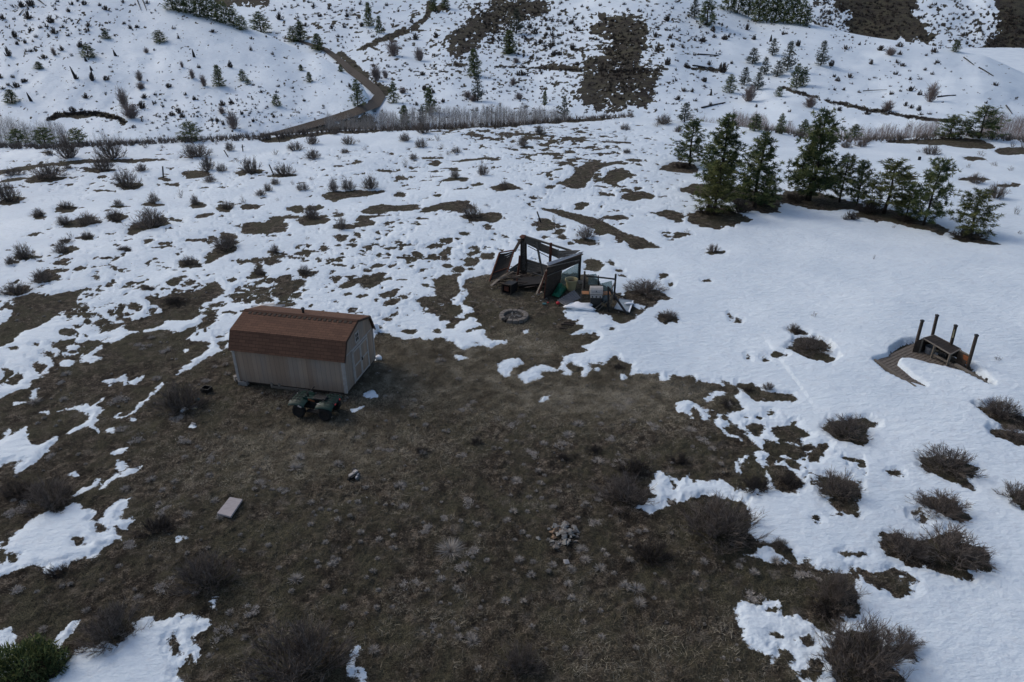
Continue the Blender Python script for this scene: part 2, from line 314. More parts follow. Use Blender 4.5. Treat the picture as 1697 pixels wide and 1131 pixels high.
BLOB = """202,514,8,11 170,532,17,5,10 115,545,12,5 188,537,26,5,14 62,605,12,7 27,623,12,9,30 4,619,5,8 28,571,8,3 73,566,5,3 79,585,8,5 14,509,9,5 146,530,7,5 134,514,9,7 186,516,7,5 167,520,3,3 228,505,12,5 215,524,9,4 350,521,14,4 355,504,10,3 369,570,7,6 361,553,8,4
130,898,7,5 25,922,7,6 4,922,6,10 171,872,6,8 5,901,3,3 292,1065,5,8 1255,713,14,9 1275,735,8,6 1334,744,8,5 1352,757,9,9 1360,743,9,5 1281,768,6,6 1320,775,12,6,-30 1320,550,13,5,-15 1290,588,10,5,-15 1268,593,6,3 1404,922,7,4 1424,920,6,3 1518,858,7,5 1528,868,5,3 1387,853,4,2 1350,862,3,2 1483,784,5,3 1279,684,4,2 1334,1062,8,6 1347,1115,10,9
518,365,25,8 491,346,16,5 522,344,14,5 559,354,12,4 470,291,25,3.5 560,398,11,6 586,394,8,3 582,402,6,2 582,410,8,3.5 537,415,5,3 610,414,10,4 625,407,6,2 648,412,9,3 663,404,7,2 625,391,8,2.5 643,393,4,2 630,424,6,3.5 689,421,13,5 716,410,8,3 736,401,13,5,15 758,398,4,2 771,388,8,4 785,410,6,3 782,419,12,5,15 807,422,13,6 740,420,12,5,30 737,437,10,4.5 781,431,14,5 760,444,13,8 783,443,4,3 679,436,6,3 647,442,8,3,15 623,440,14,4,15 607,451,6,3 586,468,24,6,20 618,465,20,8,25 649,486,18,6,20 578,489,8,3.5 602,493,9,4,15 665,494,8,3 706,472,4,2 705,449,5,2,20 509,426,5,2 545,434,7,3 527,433,4,2.5 427,452,15,6 509,454,19,5 448,433,15,6,15 423,432,10,5 421,442,5,4 456,416,12,5 472,463,16,5,5 480,473,30,9,20 466,489,14,6 432,484,16,6,15 440,496,14,7 408,496,9,5 663,294,15,4 663,321,13,3 755,299,20,4 725,307,8,2 838,314,22,6 793,310,13,3 721,268,11,3 790,265,45,2.5 562,278,9,2
1050,265,15,2.5 1037,317,10,4 1056,326,28,7 961,342,15,4,10 914,312,8,3 933,272,14,3 949,266,9,4 927,284,8,2 991,385,9,4 1022,397,9,5 1016,361,22,4 1110,354,20,6 1118,361,14,4 901,374,17,8 926,384,8,5 810,361,17,6 971,400,24,5,-5 1134,390,18,4 1184,418,17,4 840,316,25,5 983,439,16,11 1031,455,7,3 1012,435,5,3 1027,446,6,3 1105,458,8,4 1173,467,6,3.5 1506,296,17,5 1616,265,22,3 1620,300,27,3 1670,308,25,2.5 1574,286,12,2 1105,528,18,7
25,297,28,3,8 77,296,33,6,5 212,306,24,6 18,331,21,7,8 324,285,22,6 414,284,22,4 273,295,10,3 163,281,30,3 255,338,22,4 112,344,20,6,5 63,356,13,6 133,369,36,7,8 193,361,18,7 199,340,12,3 329,337,15,4 377,342,14,5 413,341,16,5 342,355,17,4,8 146,393,14,4 110,415,20,6,10 45,425,18,6 18,436,10,5 110,400,12,4,8 207,414,11,3 70,463,19,7,8 25,485,20,8,8 164,432,11,3 187,430,7,3,10 131,447,16,4,15 194,449,7,3 154,463,5,3 163,483,7,3 245,476,12,5 354,394,13,3 379,390,12,8 317,435,22,6,-5 294,463,14,6,15 322,463,7,5,20 308,469,6,3 385,461,10,4 225,504,12,5 252,489,8,4 385,485,10,2,20 409,497,10,4 245,400,6,3
472,504,20,5 576,489,7,3.5 602,493,9,4,10 650,501,11,5,15 643,532,8,5 681,549,12,4 653,521,4,2,40 728,550,8,4 625,545,5,4 1012,545,3,2 1118,470,3,2 1206,668,0,0 1320,700,3,2 1296,1061,3,2 1281,1012,4,2 1119,800,3,2 1113,833,4,6 1052,832,4,3 1209,548,0,0 1212,522,4,2 1221,528,6,2 1085,505,0,0 1235,590,3,2 880,405,6,3 866,398,7,3 838,392,4,2 905,395,8,3 932,393,12,4 945,405,6,3"""
SPARK = """118,785,5,3 193,774,6,6 206,784,15,5,25 175,797,12,4,40 110,597,12,6 118,576,14,7,10 34,662,11,4,10 58,650,4,6 77,678,5,2 178,714,6,3.5 192,749,14,4,20 107,1081,5,4 295,895,4,4 355,997,3,3 987,610,4,2.5 1036,621,6,3 905,656,9,4,30 1172,692,6,6 1180,660,8,3 1195,653,7,5 1059,509,6,4 869,550,4,2 947,533,0,0 1010,545,0,0 1231,765,6,3,-30 1237,758,4,3 1225,772,3,4 732,503,3,2 708,513,4,2 765,496,0,0 323,703,0,0 320,704,3,2 307,679,2,2 310,577,5,3 345,640,0,0 1488,965,0,0 1500,962,2,1.5 1324,928,3,3 1180,663,0,0"""
DECK_HOLE = pp("1448,603 1475,596 1477,584 1497,572 1516,570 1560,575 1603,608 1622,622 1643,643 1632,640 1596,622 1564,612 1538,608 1514,601 1487,597 1482,609 1507,631 1521,639 1531,645 1496,635 1470,622")

def world_poly(pts, dens=True):
    xs, ys = gnd([p[0] for p in pts], [p[1] for p in pts]); return list(zip(xs.tolist(), ys.tolist()))
def parse_blobs(s):
    out = []
    for q in s.split():
        v = [float(a) for a in q.split(',')]
        if v[2] > 0: out.append(v+[0] if len(v) == 4 else v)
    return out
def ground_field(x, y):
    """signed 'distance' in metres: >0 snow, <0 bare ground"""
    r = np.hypot(x, y)
    wsc = np.clip(r/40, .6, 1.25)
    wx = x+(fbm(x/1.3, y/1.3, 31, 5, .68)*.40)*wsc; wy = y+(fbm(x/1.3+50, y/1.3, 41, 5, .68)*.6)*wsc
    F = np.full(x.shape, 1.2)
    apply_poly(F, wx, wy, world_poly(pp(MAIN)), -1, 2.0)
    for s in SNOW_IN: apply_poly(F, wx, wy, world_poly(pp(s)), 1, 0)
    B0 = np.full(x.shape, 9.0)
    for s in BARE.replace('\n', '|').split('|'): apply_poly(B0, wx, wy, world_poly(pp(s)), -1, 1.2)
    sx_, sy_ = x+(wx-x)*.35, y+(wy-y)*.35
    for s in ("922,306 935,302 950,294 958,284 966,277 975,270 996,266 990,274 1031,268 1031,271 1000,279 984,289 972,302 968,311 955,314 940,310", "1001,297 1012,287 1030,282 1040,290 1053,293 1028,299 1019,304 1030,311 1008,304", "899,346 927,350 949,354 972,359 991,364 1012,375 1039,388 1065,395 1089,409 1055,411 1037,398 1016,389 981,377 957,367 925,357"):
        apply_poly(B0, sx_, sy_, world_poly(pp(s)), -1, 1.2)
    F = np.minimum(F, B0-.14)
    def blob(v, sign):
        cx, cy, rx, ry, rot = v; a = R(rot)
        c = gnd(cx, cy); ex = gnd(cx+rx*math.cos(a), cy-rx*math.sin(a)); ey = gnd(cx+ry*math.sin(a), cy+ry*math.cos(a))
        ux, uy = ex[0]-c[0], ex[1]-c[1]; vx, vy = ey[0]-c[0], ey[1]-c[1]; det = ux*vy-uy*vx
        m = 1.8*max(math.hypot(ux, uy), math.hypot(vx, vy))+1
        k = np.nonzero((abs(wx-c[0]) < m) & (abs(wy-c[1]) < m))[0]
        dx = wx[k]-c[0]; dy = wy[k]-c[1]
        p = (dx*vy-dy*vx)/det; q = (ux*dy-uy*dx)/det
        mn = min(math.hypot(ux, uy), math.hypot(vx, vy)); s = (np.sqrt(p*p+q*q)-1)*mn-(.05 if mn < .2 else 0)
        F[k] = np.minimum(F[k], s) if sign < 0 else np.maximum(F[k], -s)
    for v in parse_blobs(BLOB): blob(v, -1)
    for v in parse_blobs(SPARK): blob(v, 1)
    # scattered small melt holes, denser on the far left and on the crest
    def dens(px, py, rx, ry, a):
        c = gnd(px, py); e = gnd(px+rx, py); n = gnd(px, py-ry); return a*np.exp(-((x-c[0])/(e[0]-c[0]))**2-((y-c[1])/(n[1]-c[1]))**2)
    D = dens(150, 480, 300, 60, .24)+dens(640, 420, 220, 70, .20)+dens(960, 235, 130, 30, .34)+dens(200, 285, 330, 30, .20)+dens(1000, 300, 110, 40, .2)+dens(700, 275, 200, 30, .15)+dens(1300, 735, 70, 50, .2)+dens(810, 222, 70, 14, .40)+dens(300, 390, 300, 50, .10)+dens(620, 540, 120, 30, .10)+dens(380, 500, 120, 40, .14)
    n = fbm(x/1.5, y/1.15, 71, 5, .62)
    dkc = np.hypot(x-FLAT[2][0], y-FLAT[2][1]) > 5.5
    F = np.where((F > .05) & dkc & (D > .012), np.minimum(F, (.62-D*1.15-n)*1.3), F)
    a_ = x/np.maximum(y, 1e-3); F = np.where(r > np.interp(a_, CR_A, CR_D)+3, np.minimum(F, (fbm(x/6, y/6, 77, 4, .6)+.55-.35*np.exp(-((a_-.0)/.35)**2))*2), F)
    n2 = fbm(x/.55, y/.55, 171, 3, .6); F = np.where((F > .03) & dkc & (D > .05), np.minimum(F, (.64-D*1.15-n2)*.9), F)
    # deck pit
    k = np.nonzero((abs(x-20) < 8) & (abs(y-25) < 8))[0]
    DK = np.full(x.shape, 9.0); DK[k] = sdf(world_poly(DECK_HOLE), x[k], y[k])
    F = np.minimum(F, DK*1.6)
    return F, DK
def ground_z(x, y, F=None, DK=None):
    if F is None: F, DK = ground_field(x, y)
    s = np.clip(F/.28, 0, 1); s = s*s*(3-2*s)
    r = np.hypot(x, y)
    z = bench_z(x, y)
    deck = np.clip(1.15-np.maximum(DK, 0)/4.5, 0, 1); deck = deck*(deck < 1)+(deck >= 1)
    th = .042+.02*np.clip((r-40)/40, 0, 1)+.21*deck
    soft = fbm(x/2.4, y/2.4, 91, 4, .5)*.09
    rough = (fbm(x/.42, y/.42, 95, 3, .65)*.07+fbm(x/.16, y/.16, 99, 2, .6)*.05)*np.clip(1-(r-20)/40, .3, 1)
    return z + s*(th+soft*.6) + (1-s)*rough*np.clip(DK*3, 0, 1) - (1-s)*.02, s
class Gz:                                # ground height at single points (bare or snow surface)
    def __call__(s, x, y):
        z, _ = ground_z(np.array([float(x)]), np.array([float(y)])); return float(z[0])
gz = Gz()
def spots(pxs, pys):                     # photo pixels -> points lying on the meadow
    x, y = gnd(pxs, pys); z = np.zeros_like(x)
    for _ in range(3):
        z, _s = ground_z(x, y); x, y = gnd(pxs, pys, z)
    return np.stack([x, y, z], 1)

# ---- ground sheet: polar rows, fine near the drone's foot, reaching under the hills
rs = [3.0]
while rs[-1] < 108:
    r = rs[-1]; rs.append(r+min(.42, 1.15*(r*r+H*H)/(H*FPX*.6)))
while rs[-1] < 900: rs.append(rs[-1]*1.02+.3)
rs = np.array(rs); az = np.concatenate([np.arange(R(-75), R(-46), .008), np.arange(R(-46), R(46), .00155), np.arange(R(46), R(75), .008)])
RR, AA = np.meshgrid(rs, az, indexing='ij'); X = (RR*np.sin(AA)).ravel(); Y = (RR*np.cos(AA)).ravel()
GF, GDK = ground_field(X, Y); Z, GS = ground_z(X, Y, GF, GDK)
nr, na = RR.shape; ii = (np.arange(nr-1)[:, None]*na+np.arange(na-1)[None, :]).ravel()
GFACE = np.stack([ii, ii+1, ii+na+1, ii+na], 1)
# regional cover on the bare ground: 0 dark soil .. 1 pale matted grass
def soft(px, py, rx, ry, a=1.0):
    c = gnd(px, py); e = gnd(px+rx, py); n = gnd(px, py-ry); return a*np.exp(-((X-c[0])/(e[0]-c[0]))**2-((Y-c[1])/(n[1]-c[1]))**2)
STRAW = soft(680, 600, 120, 30, 1.2)+soft(830, 620, 190, 45, 1.0)+soft(1000, 650, 170, 30, .6)+soft(560, 740, 200, 60, .4)+soft(480, 730, 120, 60, .25)+soft(870, 570, 90, 40, .35)+soft(870, 460, 160, 40, .35)+soft(1000, 660, 160, 40, .35)+soft(1000, 1060, 300, 80, .15)
GRAVEL = soft(1000, 645, 110, 18, .9)+soft(1130, 640, 70, 14, .7)

# ---- shared ground / hill material
def ground_mat(name, far=False):
    t = NT(name); P = t.pos('Object'); F = t.attr('snow').outputs['Fac']
    k = 1.0 if not far else .3; ns = t.noise(2.1*k, P, 5, .72)
    nf = t.noise(6*k, P, 5, .7); nf2 = t.noise(22*k, P, 4, .7); n1 = t.noise(.9*k, P, 4, .6); n0 = t.noise(.22*k, P, 3, .5)
    f = t.math('ADD', F, t.math('MULTIPLY', t.math('SUBTRACT', nf, .5), .36)); f = t.math('ADD', f, t.math('MULTIPLY', t.math('SUBTRACT', ns, .5), .45)); f = t.math('ADD', f, t.math('MULTIPLY', t.math('SUBTRACT', nf2, .5), .10))
    fac = t.mr(f, -.012, .03)
    # bare ground
    mm = t.math('ADD', t.math('MULTIPLY', nf2, .5), t.math('MULTIPLY', t.noise(3.2*k, P, 4, .65), .5))
    soil = t.ramp(mm, [(.37, (.008, .0065, .005)), (.50, (.038, .030, .022)), (.62, (.22, .185, .145))] if not far else [(.36, (.006, .005, .004)), (.5, (.019, .0155, .012)), (.66, (.085, .07, .056))])
    olive = t.ramp(t.noise(30*k, P, 3, .7), [(.36, (.014, .013, .008)), (.68, (.12, .112, .072))])
    base = t.mix(t.mr(t.math('MULTIPLY', n1, t.math('ADD', n0, .5)), .40, .62), soil, olive)
    if not far:
        v = t.mapv(P, (1, 1, 1)); w = t.n('ShaderNodeTexVoronoi', feature='F1'); w.inputs['Scale'].default_value = 1.15; w.inputs['Randomness'].default_value = 1
        dm = t.noise(2.2, P, 3, .6); off = t.n('ShaderNodeVectorMath', operation='ADD'); t.l(P, off.inputs[0])
        cm = t.n('ShaderNodeCombineXYZ'); t.l(t.math('MULTIPLY', dm, .8), cm.inputs[0]); t.l(t.math('MULTIPLY', t.noise(2.6, P, 3, .6), .8), cm.inputs[1]); t.l(cm.outputs[0], off.inputs[1])
        t.l(off.outputs[0], w.inputs['Vector'])
        cl = t.mr(w.outputs['Distance'], .10, .30, 1, 0)
        cl = t.math('MULTIPLY', cl, t.mr(nf2, .38, .62)); cl = t.math('MULTIPLY', cl, t.mr(n0, .42, .56))
        base = t.mix(t.math('MULTIPLY', cl, .8, clamp=True), base, (.20, .175, .155))
    st = t.attr('straw').outputs['Fac']
    base = t.mix(t.math('MULTIPLY', st, t.mr(nf, .3, .65), clamp=True), base, t.ramp(nf2, [(.3, (.09, .074, .05)), (.68, (.29, .25, .18))]) if not far else (.04, .032, .026))
    gr = t.attr('gravel').outputs['Fac']
    base = t.mix(t.math('MULTIPLY', gr, t.mr(n1, .35, .6), clamp=True), base, t.ramp(nf2, [(.3, (.06, .065, .06)), (.7, (.15, .155, .145))]))
    # snow: old, lightly dusted, crusted
    dirt = t.math('MULTIPLY', t.mr(t.noise(2.5*k, P, 6, .8), .50, .72), .5)
    snow = t.mix(dirt, t.ramp(n0, [(.35, (.60, .69, .77)), (.65, (.70, .785, .85))]), (.55, .585, .63))
    speck = t.n('ShaderNodeTexVoronoi'); speck.inputs['Scale'].default_value = 7*k; t.l(P, speck.inputs['Vector'])
    sk = t.math('MULTIPLY', t.mr(speck.outputs['Distance'], .03, .06, 1, 0), t.mr(n1, .5, .6))
    snow = t.mix(t.math('MULTIPLY', sk, .6), snow, (.12, .1, .08))
    col = t.mix(fac, base, snow)
    hb = t.math('ADD', t.math('MULTIPLY', t.noise(16*k, P, 6, .75), 1.0), t.math('MULTIPLY', t.noise(5*k, P, 4, .6), 1.4))
    bb = t.bump(hb, .9, .12/k**.5)
    hs = t.math('ADD', t.noise(1.6*k, t.mapv(P, (1, 2.2, 1), (0, 0, .5)), 6, .62), t.math('MULTIPLY', t.noise(7*k, P, 5, .7), .28))
    bs = t.bump(hs, .6, .21/k**.5)
    mixn = t.n('ShaderNodeMix', data_type='VECTOR'); t.l(fac, mixn.inputs[0]); t.l(bb, mixn.inputs[4]); t.l(bs, mixn.inputs[5])
    return t.fin(col, t.mr(fac, 0, 1, .95, .62), mixn.outputs[1], 0, .2)
MG = ground_mat('meadow_ground'); MH = ground_mat('hill_ground', True)
ground = np_mesh('ground', np.stack([X, Y, Z], 1), GFACE, MG, attrs={'snow': ('FLOAT', np.clip(GF, -1.5, 1.2)), 'straw': ('FLOAT', np.clip(STRAW, 0, 1)), 'gravel': ('FLOAT', np.clip(GRAVEL, 0, 1))}, smooth=True)
tag(ground, None, None, None, 'structure')

# ---------------------------------------------------------------- hills (surfaces given by bearing and slope)
class Hill:
    def __init__(s, name, base, ridge, Db, Dr, seed, x0, x1, fold=3.0):
        s.name = name; s.b = np.array(base); s.r = np.array(ridge); s.Db = np.array(Db); s.Dr = np.array(Dr); s.seed = seed; s.x0 = x0; s.x1 = x1; s.fold = fold
        def sm(A, w):
            X = np.arange(-700, 2400, 4.0); Yv = np.interp(X, A[:, 0], A[:, 1]); k = np.hanning(int(w/4)*2+1)[1:-1] if w > 6 else np.ones(1); k /= k.sum(); n = len(k)//2
            return np.stack([X, np.convolve(np.pad(Yv, n, 'edge'), k, 'valid')], 1)
        s.b = sm(s.b, 40); s.r = sm(s.r, 16); s.Db = sm(s.Db, 160); s.Dr = sm(s.Dr, 160)
    def vof(s, px, py):
        yb = np.interp(px, s.b[:, 0], s.b[:, 1]); yr = np.interp(px, s.r[:, 0], s.r[:, 1]); return (yb-py)/(yb-yr)
    def P(s, px, py):
        px = np.asarray(px, float); py = np.asarray(py, float); v = s.vof(px, py)
        a = np.interp(px, s.Db[:, 0], s.Db[:, 1]); b = np.interp(px, s.Dr[:, 0], s.Dr[:, 1])
        D = a+(b-a)*v*(.75+.25*v)+fbm(px/120, v*2.2, s.seed, 3)*s.fold*4*np.clip(v*4, 0, 1)*np.clip((1.02-v)*5, 0, 1)+fbm(px/26, py/16, s.seed+9, 3)*s.fold*.5*np.clip((1.0-v)*6, 0, 1)
        dx, dy, dz = ray(px, py); t = D/dy
        return np.stack([dx*t, D, H+dz*t], -1)
    def at(s, px, py, lift=0): p = s.P(px, py); return Vector((float(p[0]), float(p[1]), float(p[2])+lift))
    def build(s, field, nrows=150, step=2.0):
        xs = np.concatenate([np.arange(s.x0, -60, 10), np.arange(max(-60, s.x0), min(1760, s.x1), step), np.arange(min(1760, s.x1), s.x1+1, 10)]) if s.x0 < -60 or s.x1 > 1760 else np.arange(s.x0, s.x1+.1, step)
        xs = np.unique(xs); vs = np.linspace(0, 1, nrows)
        yb = np.interp(xs, s.b[:, 0], s.b[:, 1]); yr = np.interp(xs, s.r[:, 0], s.r[:, 1])
        PY = yb[None, :]+(yr-yb)[None, :]*vs[:, None]; PX = np.repeat(xs[None, :], nrows, 0)
        Pv = s.P(PX, PY); f = field(PX, PY)
        # foot going down into the valley floor, and a far side behind the ridge
        foot = Pv[0].copy(); foot[:, 2] = FLOOR-6; foot[:, 1] -= 6
        back = []
        for k, (d, dz) in enumerate([(6, -.6), (20, -6), (60, -26), (140, -70)]):
            q = Pv[-1].copy(); q[:, 0] *= (q[:, 1]+d)/q[:, 1]; q[:, 1] += d; q[:, 2] += dz; back.append(q)
        A = np.concatenate([foot[None], Pv, np.stack(back)]); f = np.concatenate([f[:1], f, np.repeat(f[-1:], 4, 0)])
        n, m = A.shape[:2]; ii = (np.arange(n-1)[:, None]*m+np.arange(m-1)[None, :]).ravel()
        z = np.zeros(n*m)
        s.ob = np_mesh(s.name, A.reshape(-1, 3), np.stack([ii, ii+1, ii+m+1, ii+m], 1), MH, attrs={'snow': ('FLOAT', np.clip(f.ravel(), -1.5, 1.5)), 'straw': ('FLOAT', z+.05), 'gravel': ('FLOAT', z)}, smooth=True)
        tag(s.ob, None, None, None, 'structure'); return s
def hpoly(F, px, py, s, m=25, wk=1.0):
    k = 1/9.
    shp = F.shape; f = F.ravel(); w = 5.0
    wx = px+fbm(px/9, py/6, 141, 5, .7)*16*wk; wy = py+fbm(px/9+40, py/6, 151, 5, .7)*11*wk
    P = pp(s); xs = [p[0] for p in P]; ys = [p[1] for p in P]
    wx = wx.ravel(); wy = wy.ravel()
    i = np.nonzero((wx > min(xs)-m) & (wx < max(xs)+m) & (wy > min(ys)-m) & (wy < max(ys)+m))[0]
    f[i] = np.minimum(f[i], sdf(P, wx[i], wy[i])*k); return f.reshape(shp)
def hspeck(F, px, py, dens, seed, sx=7., sy=3.6):
    n = fbm(px/sx, py/sy, seed, 4, .6); return np.minimum(F, (.60-dens-n)*.9)
def g2(px, py, cx, cy, rx, ry): return np.exp(-((px-cx)/rx)**2-((py-cy)/ry)**2)

left_hill = Hill('left_hill', [(-500, 240), (440, 236), (560, 222), (615, 208), (632, 210)], [(-500, -120), (0, -42), (200, -6), (280, 8), (320, 21), (347, 29), (384, 39), (407, 46), (445, 58), (476, 74), (505, 88), (530, 93), (553, 107), (573, 120), (590, 132), (602, 143), (609, 155), (613, 168), (617, 180), (624, 192), (632, 206)],
    [(-500, 165), (440, 180), (632, 198)], [(-500, 330), (200, 310), (450, 285), (560, 265), (612, 242), (632, 215)], 201, -500, 632, 2.2)
def lf(px, py):
    F = np.full(px.shape, 1.2)
    F = hpoly(F, px, py, "76,197 90,189 117,185 161,185 195,191 212,204 202,209 195,199 161,193 132,197 105,195 86,201", 25, .25)
    F = hpoly(F, px, py, "380,232 440,226 520,212 600,190 620,185 620,215 380,245")
    return hspeck(F, px, py, .10+.16*g2(px, py, 60, 40, 200, 50)+.16*g2(px, py, 350, 195, 180, 25), 301, 5, 3)
left_hill.build(lf)

back_hill = Hill('back_hill', [(150, 225), (600, 205), (1050, 205), (1400, 235), (2150, 250)], [(150, -60), (1000, -60), (1100, -35), (1200, 10), (1250, 32), (1317, 36), (1371, 46), (1403, 54), (1440, 61), (1526, 73), (1570, 80), (1597, 87), (1632, 92), (1668, 108), (1697, 122), (1800, 168), (2150, 190)],
    [(150, 190), (600, 205), (1050, 205), (1400, 172), (2150, 155)], [(150, 520), (900, 520), (1200, 400), (1440, 350), (1697, 300), (2150, 260)], 211, 150, 2150, 3.2)
ROAD2 = pp("596,80 640,62 680,48 703,30 712,10 700,-10")
def bf(px, py):
    F = np.full(px.shape, 1.2)
    for s in ["831,0 914,0 909,14 893,27 866,31 835,41 827,51 803,62 796,78 780,78 770,90 765,105 755,97 749,88 739,90 745,76 737,70 747,56 768,45 776,31 815,12 800,-60 930,-60",
              "692,4 737,10 753,12 737,21 718,21 706,16", "349,-20 462,-20 446,14 429,12 398,6 365,14", "770,8 796,6 792,18 780,24 768,16",
              "988,21 1017,23 1052,22 1074,35 1078,56 1072,70 1074,82 1062,97 1056,109 1101,113 1101,120 1085,126 1087,156 1081,175 1052,179 1029,179 1025,190 1013,188 1009,177 998,186 967,171 949,165 945,152 963,144 967,130 949,123 990,117 969,115 969,97 988,95 1006,82 1017,66 998,66 980,62 974,45 996,37",
              ]: F = hpoly(F, px, py, s)
    for s in ["736,107 762,105 776,108 762,111 740,110", "822,108 850,110 885,112 890,115 850,113 825,111", "890,112 925,106 960,112 968,118 930,117 900,116", "1145,111 1175,112 1205,116 1200,121 1170,118 1146,116",
              "1295,143 1320,150 1355,160 1362,164 1340,162 1318,156 1296,149", "1366,164 1400,170 1430,176 1447,180 1491,188 1544,196 1570,198 1600,202 1596,206 1544,201 1491,194 1430,184 1400,177 1368,169",
              "592,82 600,76 640,58 678,46 700,30 708,10 716,12 708,34 684,54 642,68 604,84", "556,92 570,100 590,120 618,144 640,160 650,150 620,132 600,112 580,96 562,84",
              ]:
        F = hpoly(F, px, py, s, 25, .3)
    hn = fbm(px/6, py/4, 401, 4, .65); F = np.where((F < .1) & (hn > .40-.12*g2(px, py, 1030, 150, 60, 40)-.08*g2(px, py, 760, 70, 40, 30)), .25, F)
    d = .06+.30*g2(px, py, 760, 60, 150, 70)+.26*g2(px, py, 950, 70, 100, 80)+.22*g2(px, py, 540, 50, 110, 60)+.2*g2(px, py, 1110, 60, 90, 70)+.22*g2(px, py, 1000, 150, 130, 50)+.14*g2(px, py, 700, 130, 90, 40)-.12*g2(px, py, 1450, 120, 200, 60)
    return hspeck(F, px, py, d, 311)
back_hill.build(bf, 170)

far_hill = Hill('far_hill', [(900, 150), (1400, 150), (2200, 200)], [(900, -70), (2200, -70)], [(900, 470), (1400, 430), (2200, 360)], [(900, 760), (2200, 700)], 221, 900, 2200, 6)
def ff(px, py):
    F = np.full(px.shape, 1.2)
    F = hpoly(F, px, py, "1376,-90 1518,-90 1519,32 1533,44 1545,58 1542,67 1550,76 1500,66 1455,70 1433,70 1410,60 1400,36 1412,22 1385,14")
    F = hpoly(F, px, py, "1652,-90 2300,-90 2300,200 1697,150 1670,110 1640,95 1618,86 1630,75 1640,64 1655,48 1648,20")
    return hspeck(F, px, py, .30+0*px, 321, 6, 4)
far_hill.build(ff, 110)
# valley floor colour comes from the ground sheet; the road winds along the valley and round the left hill
def surf_road(name, rows, label=None):
    t = NT('dirt_road'); P = t.pos('Object'); n = t.noise(3, P, 4, .6)
    m = t.fin(t.ramp(n, [(.3, (.035, .029, .023)), (.7, (.085, .07, .057))]), .9, t.bump(n, .4, .05))
    V = []; prev = None
    for hill, px, py, hw, ang in rows:
        hw *= .78
        pts = []
        for k in (-1, -.5, 0, .5, 1):
            a = R(ang); pts.append(hill.at(px+hw*k*math.cos(a), py-hw*k*math.sin(a), .35))
        V += pts
    F = []
    for i in range(len(rows)-1):
        for k in range(4): a = i*5+k; F.append((a, a+1, a+6, a+5))
    mb = MB(); mb.add(V, F); o = mb.build(name, m, smooth=True); tag(o, None, None, None, 'structure'); return o
def interp_rows(rows, n=8):
    out = []
    for a, b in zip(rows[:-1], rows[1:]):
        for k in range(n): f = k/n; out.append((a[0],)+tuple(a[j]+(b[j]-a[j])*f for j in (1, 2, 3, 4)))
    return out+[rows[-1]]
road_rows = interp_rows([(left_hill, 400, 238, 3, 90), (left_hill, 440, 229, 5, 95), (left_hill, 495, 215, 6.5, 100), (left_hill, 553, 199, 7.5, 105), (left_hill, 588, 188, 8.5, 108), (left_hill, 608, 179, 10, 118)], 6)
road_rows += interp_rows([(back_hill, 622, 173, 12, 138), (back_hill, 630, 161, 12, 170), (back_hill, 620, 149, 10, 205), (back_hill, 602, 134, 8.5, 217), (back_hill, 579, 117, 7.5, 220), (back_hill, 559, 98, 6, 222), (back_hill, 540, 84, 5, 218), (back_hill, 505, 72, 4, 200), (back_hill, 470, 64, 3.5, 190)], 6)
surf_road('road', road_rows)
# ================================================================ VEGETATION
def tri_bank(base, tip, width, side=None):
    """thin triangles: base (n,3), tip (n,3), width (n,) -> V, F"""
    n = len(base); d = tip-base; d /= np.linalg.norm(d, axis=1)[:, None]+1e-9
    if side is None: side = RNG.normal(size=(n, 3))
    s = np.cross(d, side); s /= np.linalg.norm(s, axis=1)[:, None]+1e-9; s *= width[:, None]/2
    V = np.stack([base-s, base+s, tip], 1).reshape(-1, 3); return V, np.arange(3*n).reshape(-1, 3)
def prism_bank(a, b, ra, rb):
    """three-sided tapered twigs a->b"""
    n = len(a); d = b-a; d /= np.linalg.norm(d, axis=1)[:, None]+1e-9
    u = np.tile(np.array([[.31, .57, .76]]), (n, 1)); s = np.cross(d, u); s /= np.linalg.norm(s, axis=1)[:, None]+1e-9; t = np.cross(d, s)
    V = []
    for k in range(3):
        c, q = math.cos(2.094*k), math.sin(2.094*k); V.append(a+(s*c+t*q)*ra[:, None])
    for k in range(3):
        c, q = math.cos(2.094*k), math.sin(2.094*k); V.append(b+(s*c+t*q)*rb[:, None])
    V = np.stack(V, 1).reshape(-1, 3); o = (np.arange(n)*6)[:, None]
    F = np.concatenate([o+np.array([[0, 1, 4, 3]]), o+np.array([[1, 2, 5, 4]]), o+np.array([[2, 0, 3, 5]])]); return V, F
M['twig'] = varied('twig', [(.06, .05, .042), (.13, .108, .094), (.25, .215, .19)])
M['twig_dark'] = varied('twig_dark', [(.028, .023, .020), (.055, .046, .04), (.11, .094, .082)])
M['twig_red'] = varied('twig_red', [(.13, .10, .09), (.20, .16, .145), (.28, .235, .22)])
M['stem_grey'] = varied('stem_grey', [(.09, .082, .078), (.19, .18, .172), (.34, .325, .31)])
def needles(name, cols):
    t = NT(name); a = t.attr('tint').outputs['Fac']; c = t.ramp(a, [(i/(len(cols)-1), q) for i, q in enumerate(cols)]); t.fin(c, .7, None, 0, .2)
    tr = t.n('ShaderNodeBsdfTranslucent'); t.l(c, tr.inputs[0]); mx = t.n('ShaderNodeMixShader'); mx.inputs[0].default_value = .35
    t.l(t.b.outputs[0], mx.inputs[1]); t.l(tr.outputs[0], mx.inputs[2]); t.l(mx.outputs[0], t.out.inputs[0]); return t.m
M['needle'] = needles('needle', [(.022, .040, .022), (.055, .085, .038), (.12, .15, .06), (.20, .215, .09)])
M['needle_olive'] = needles('needle_olive', [(.04, .052, .022), (.10, .115, .042), (.19, .20, .08)])
M['needle_frost'] = needles('needle_frost', [(.025, .038, .028), (.06, .075, .055), (.13, .14, .115)])
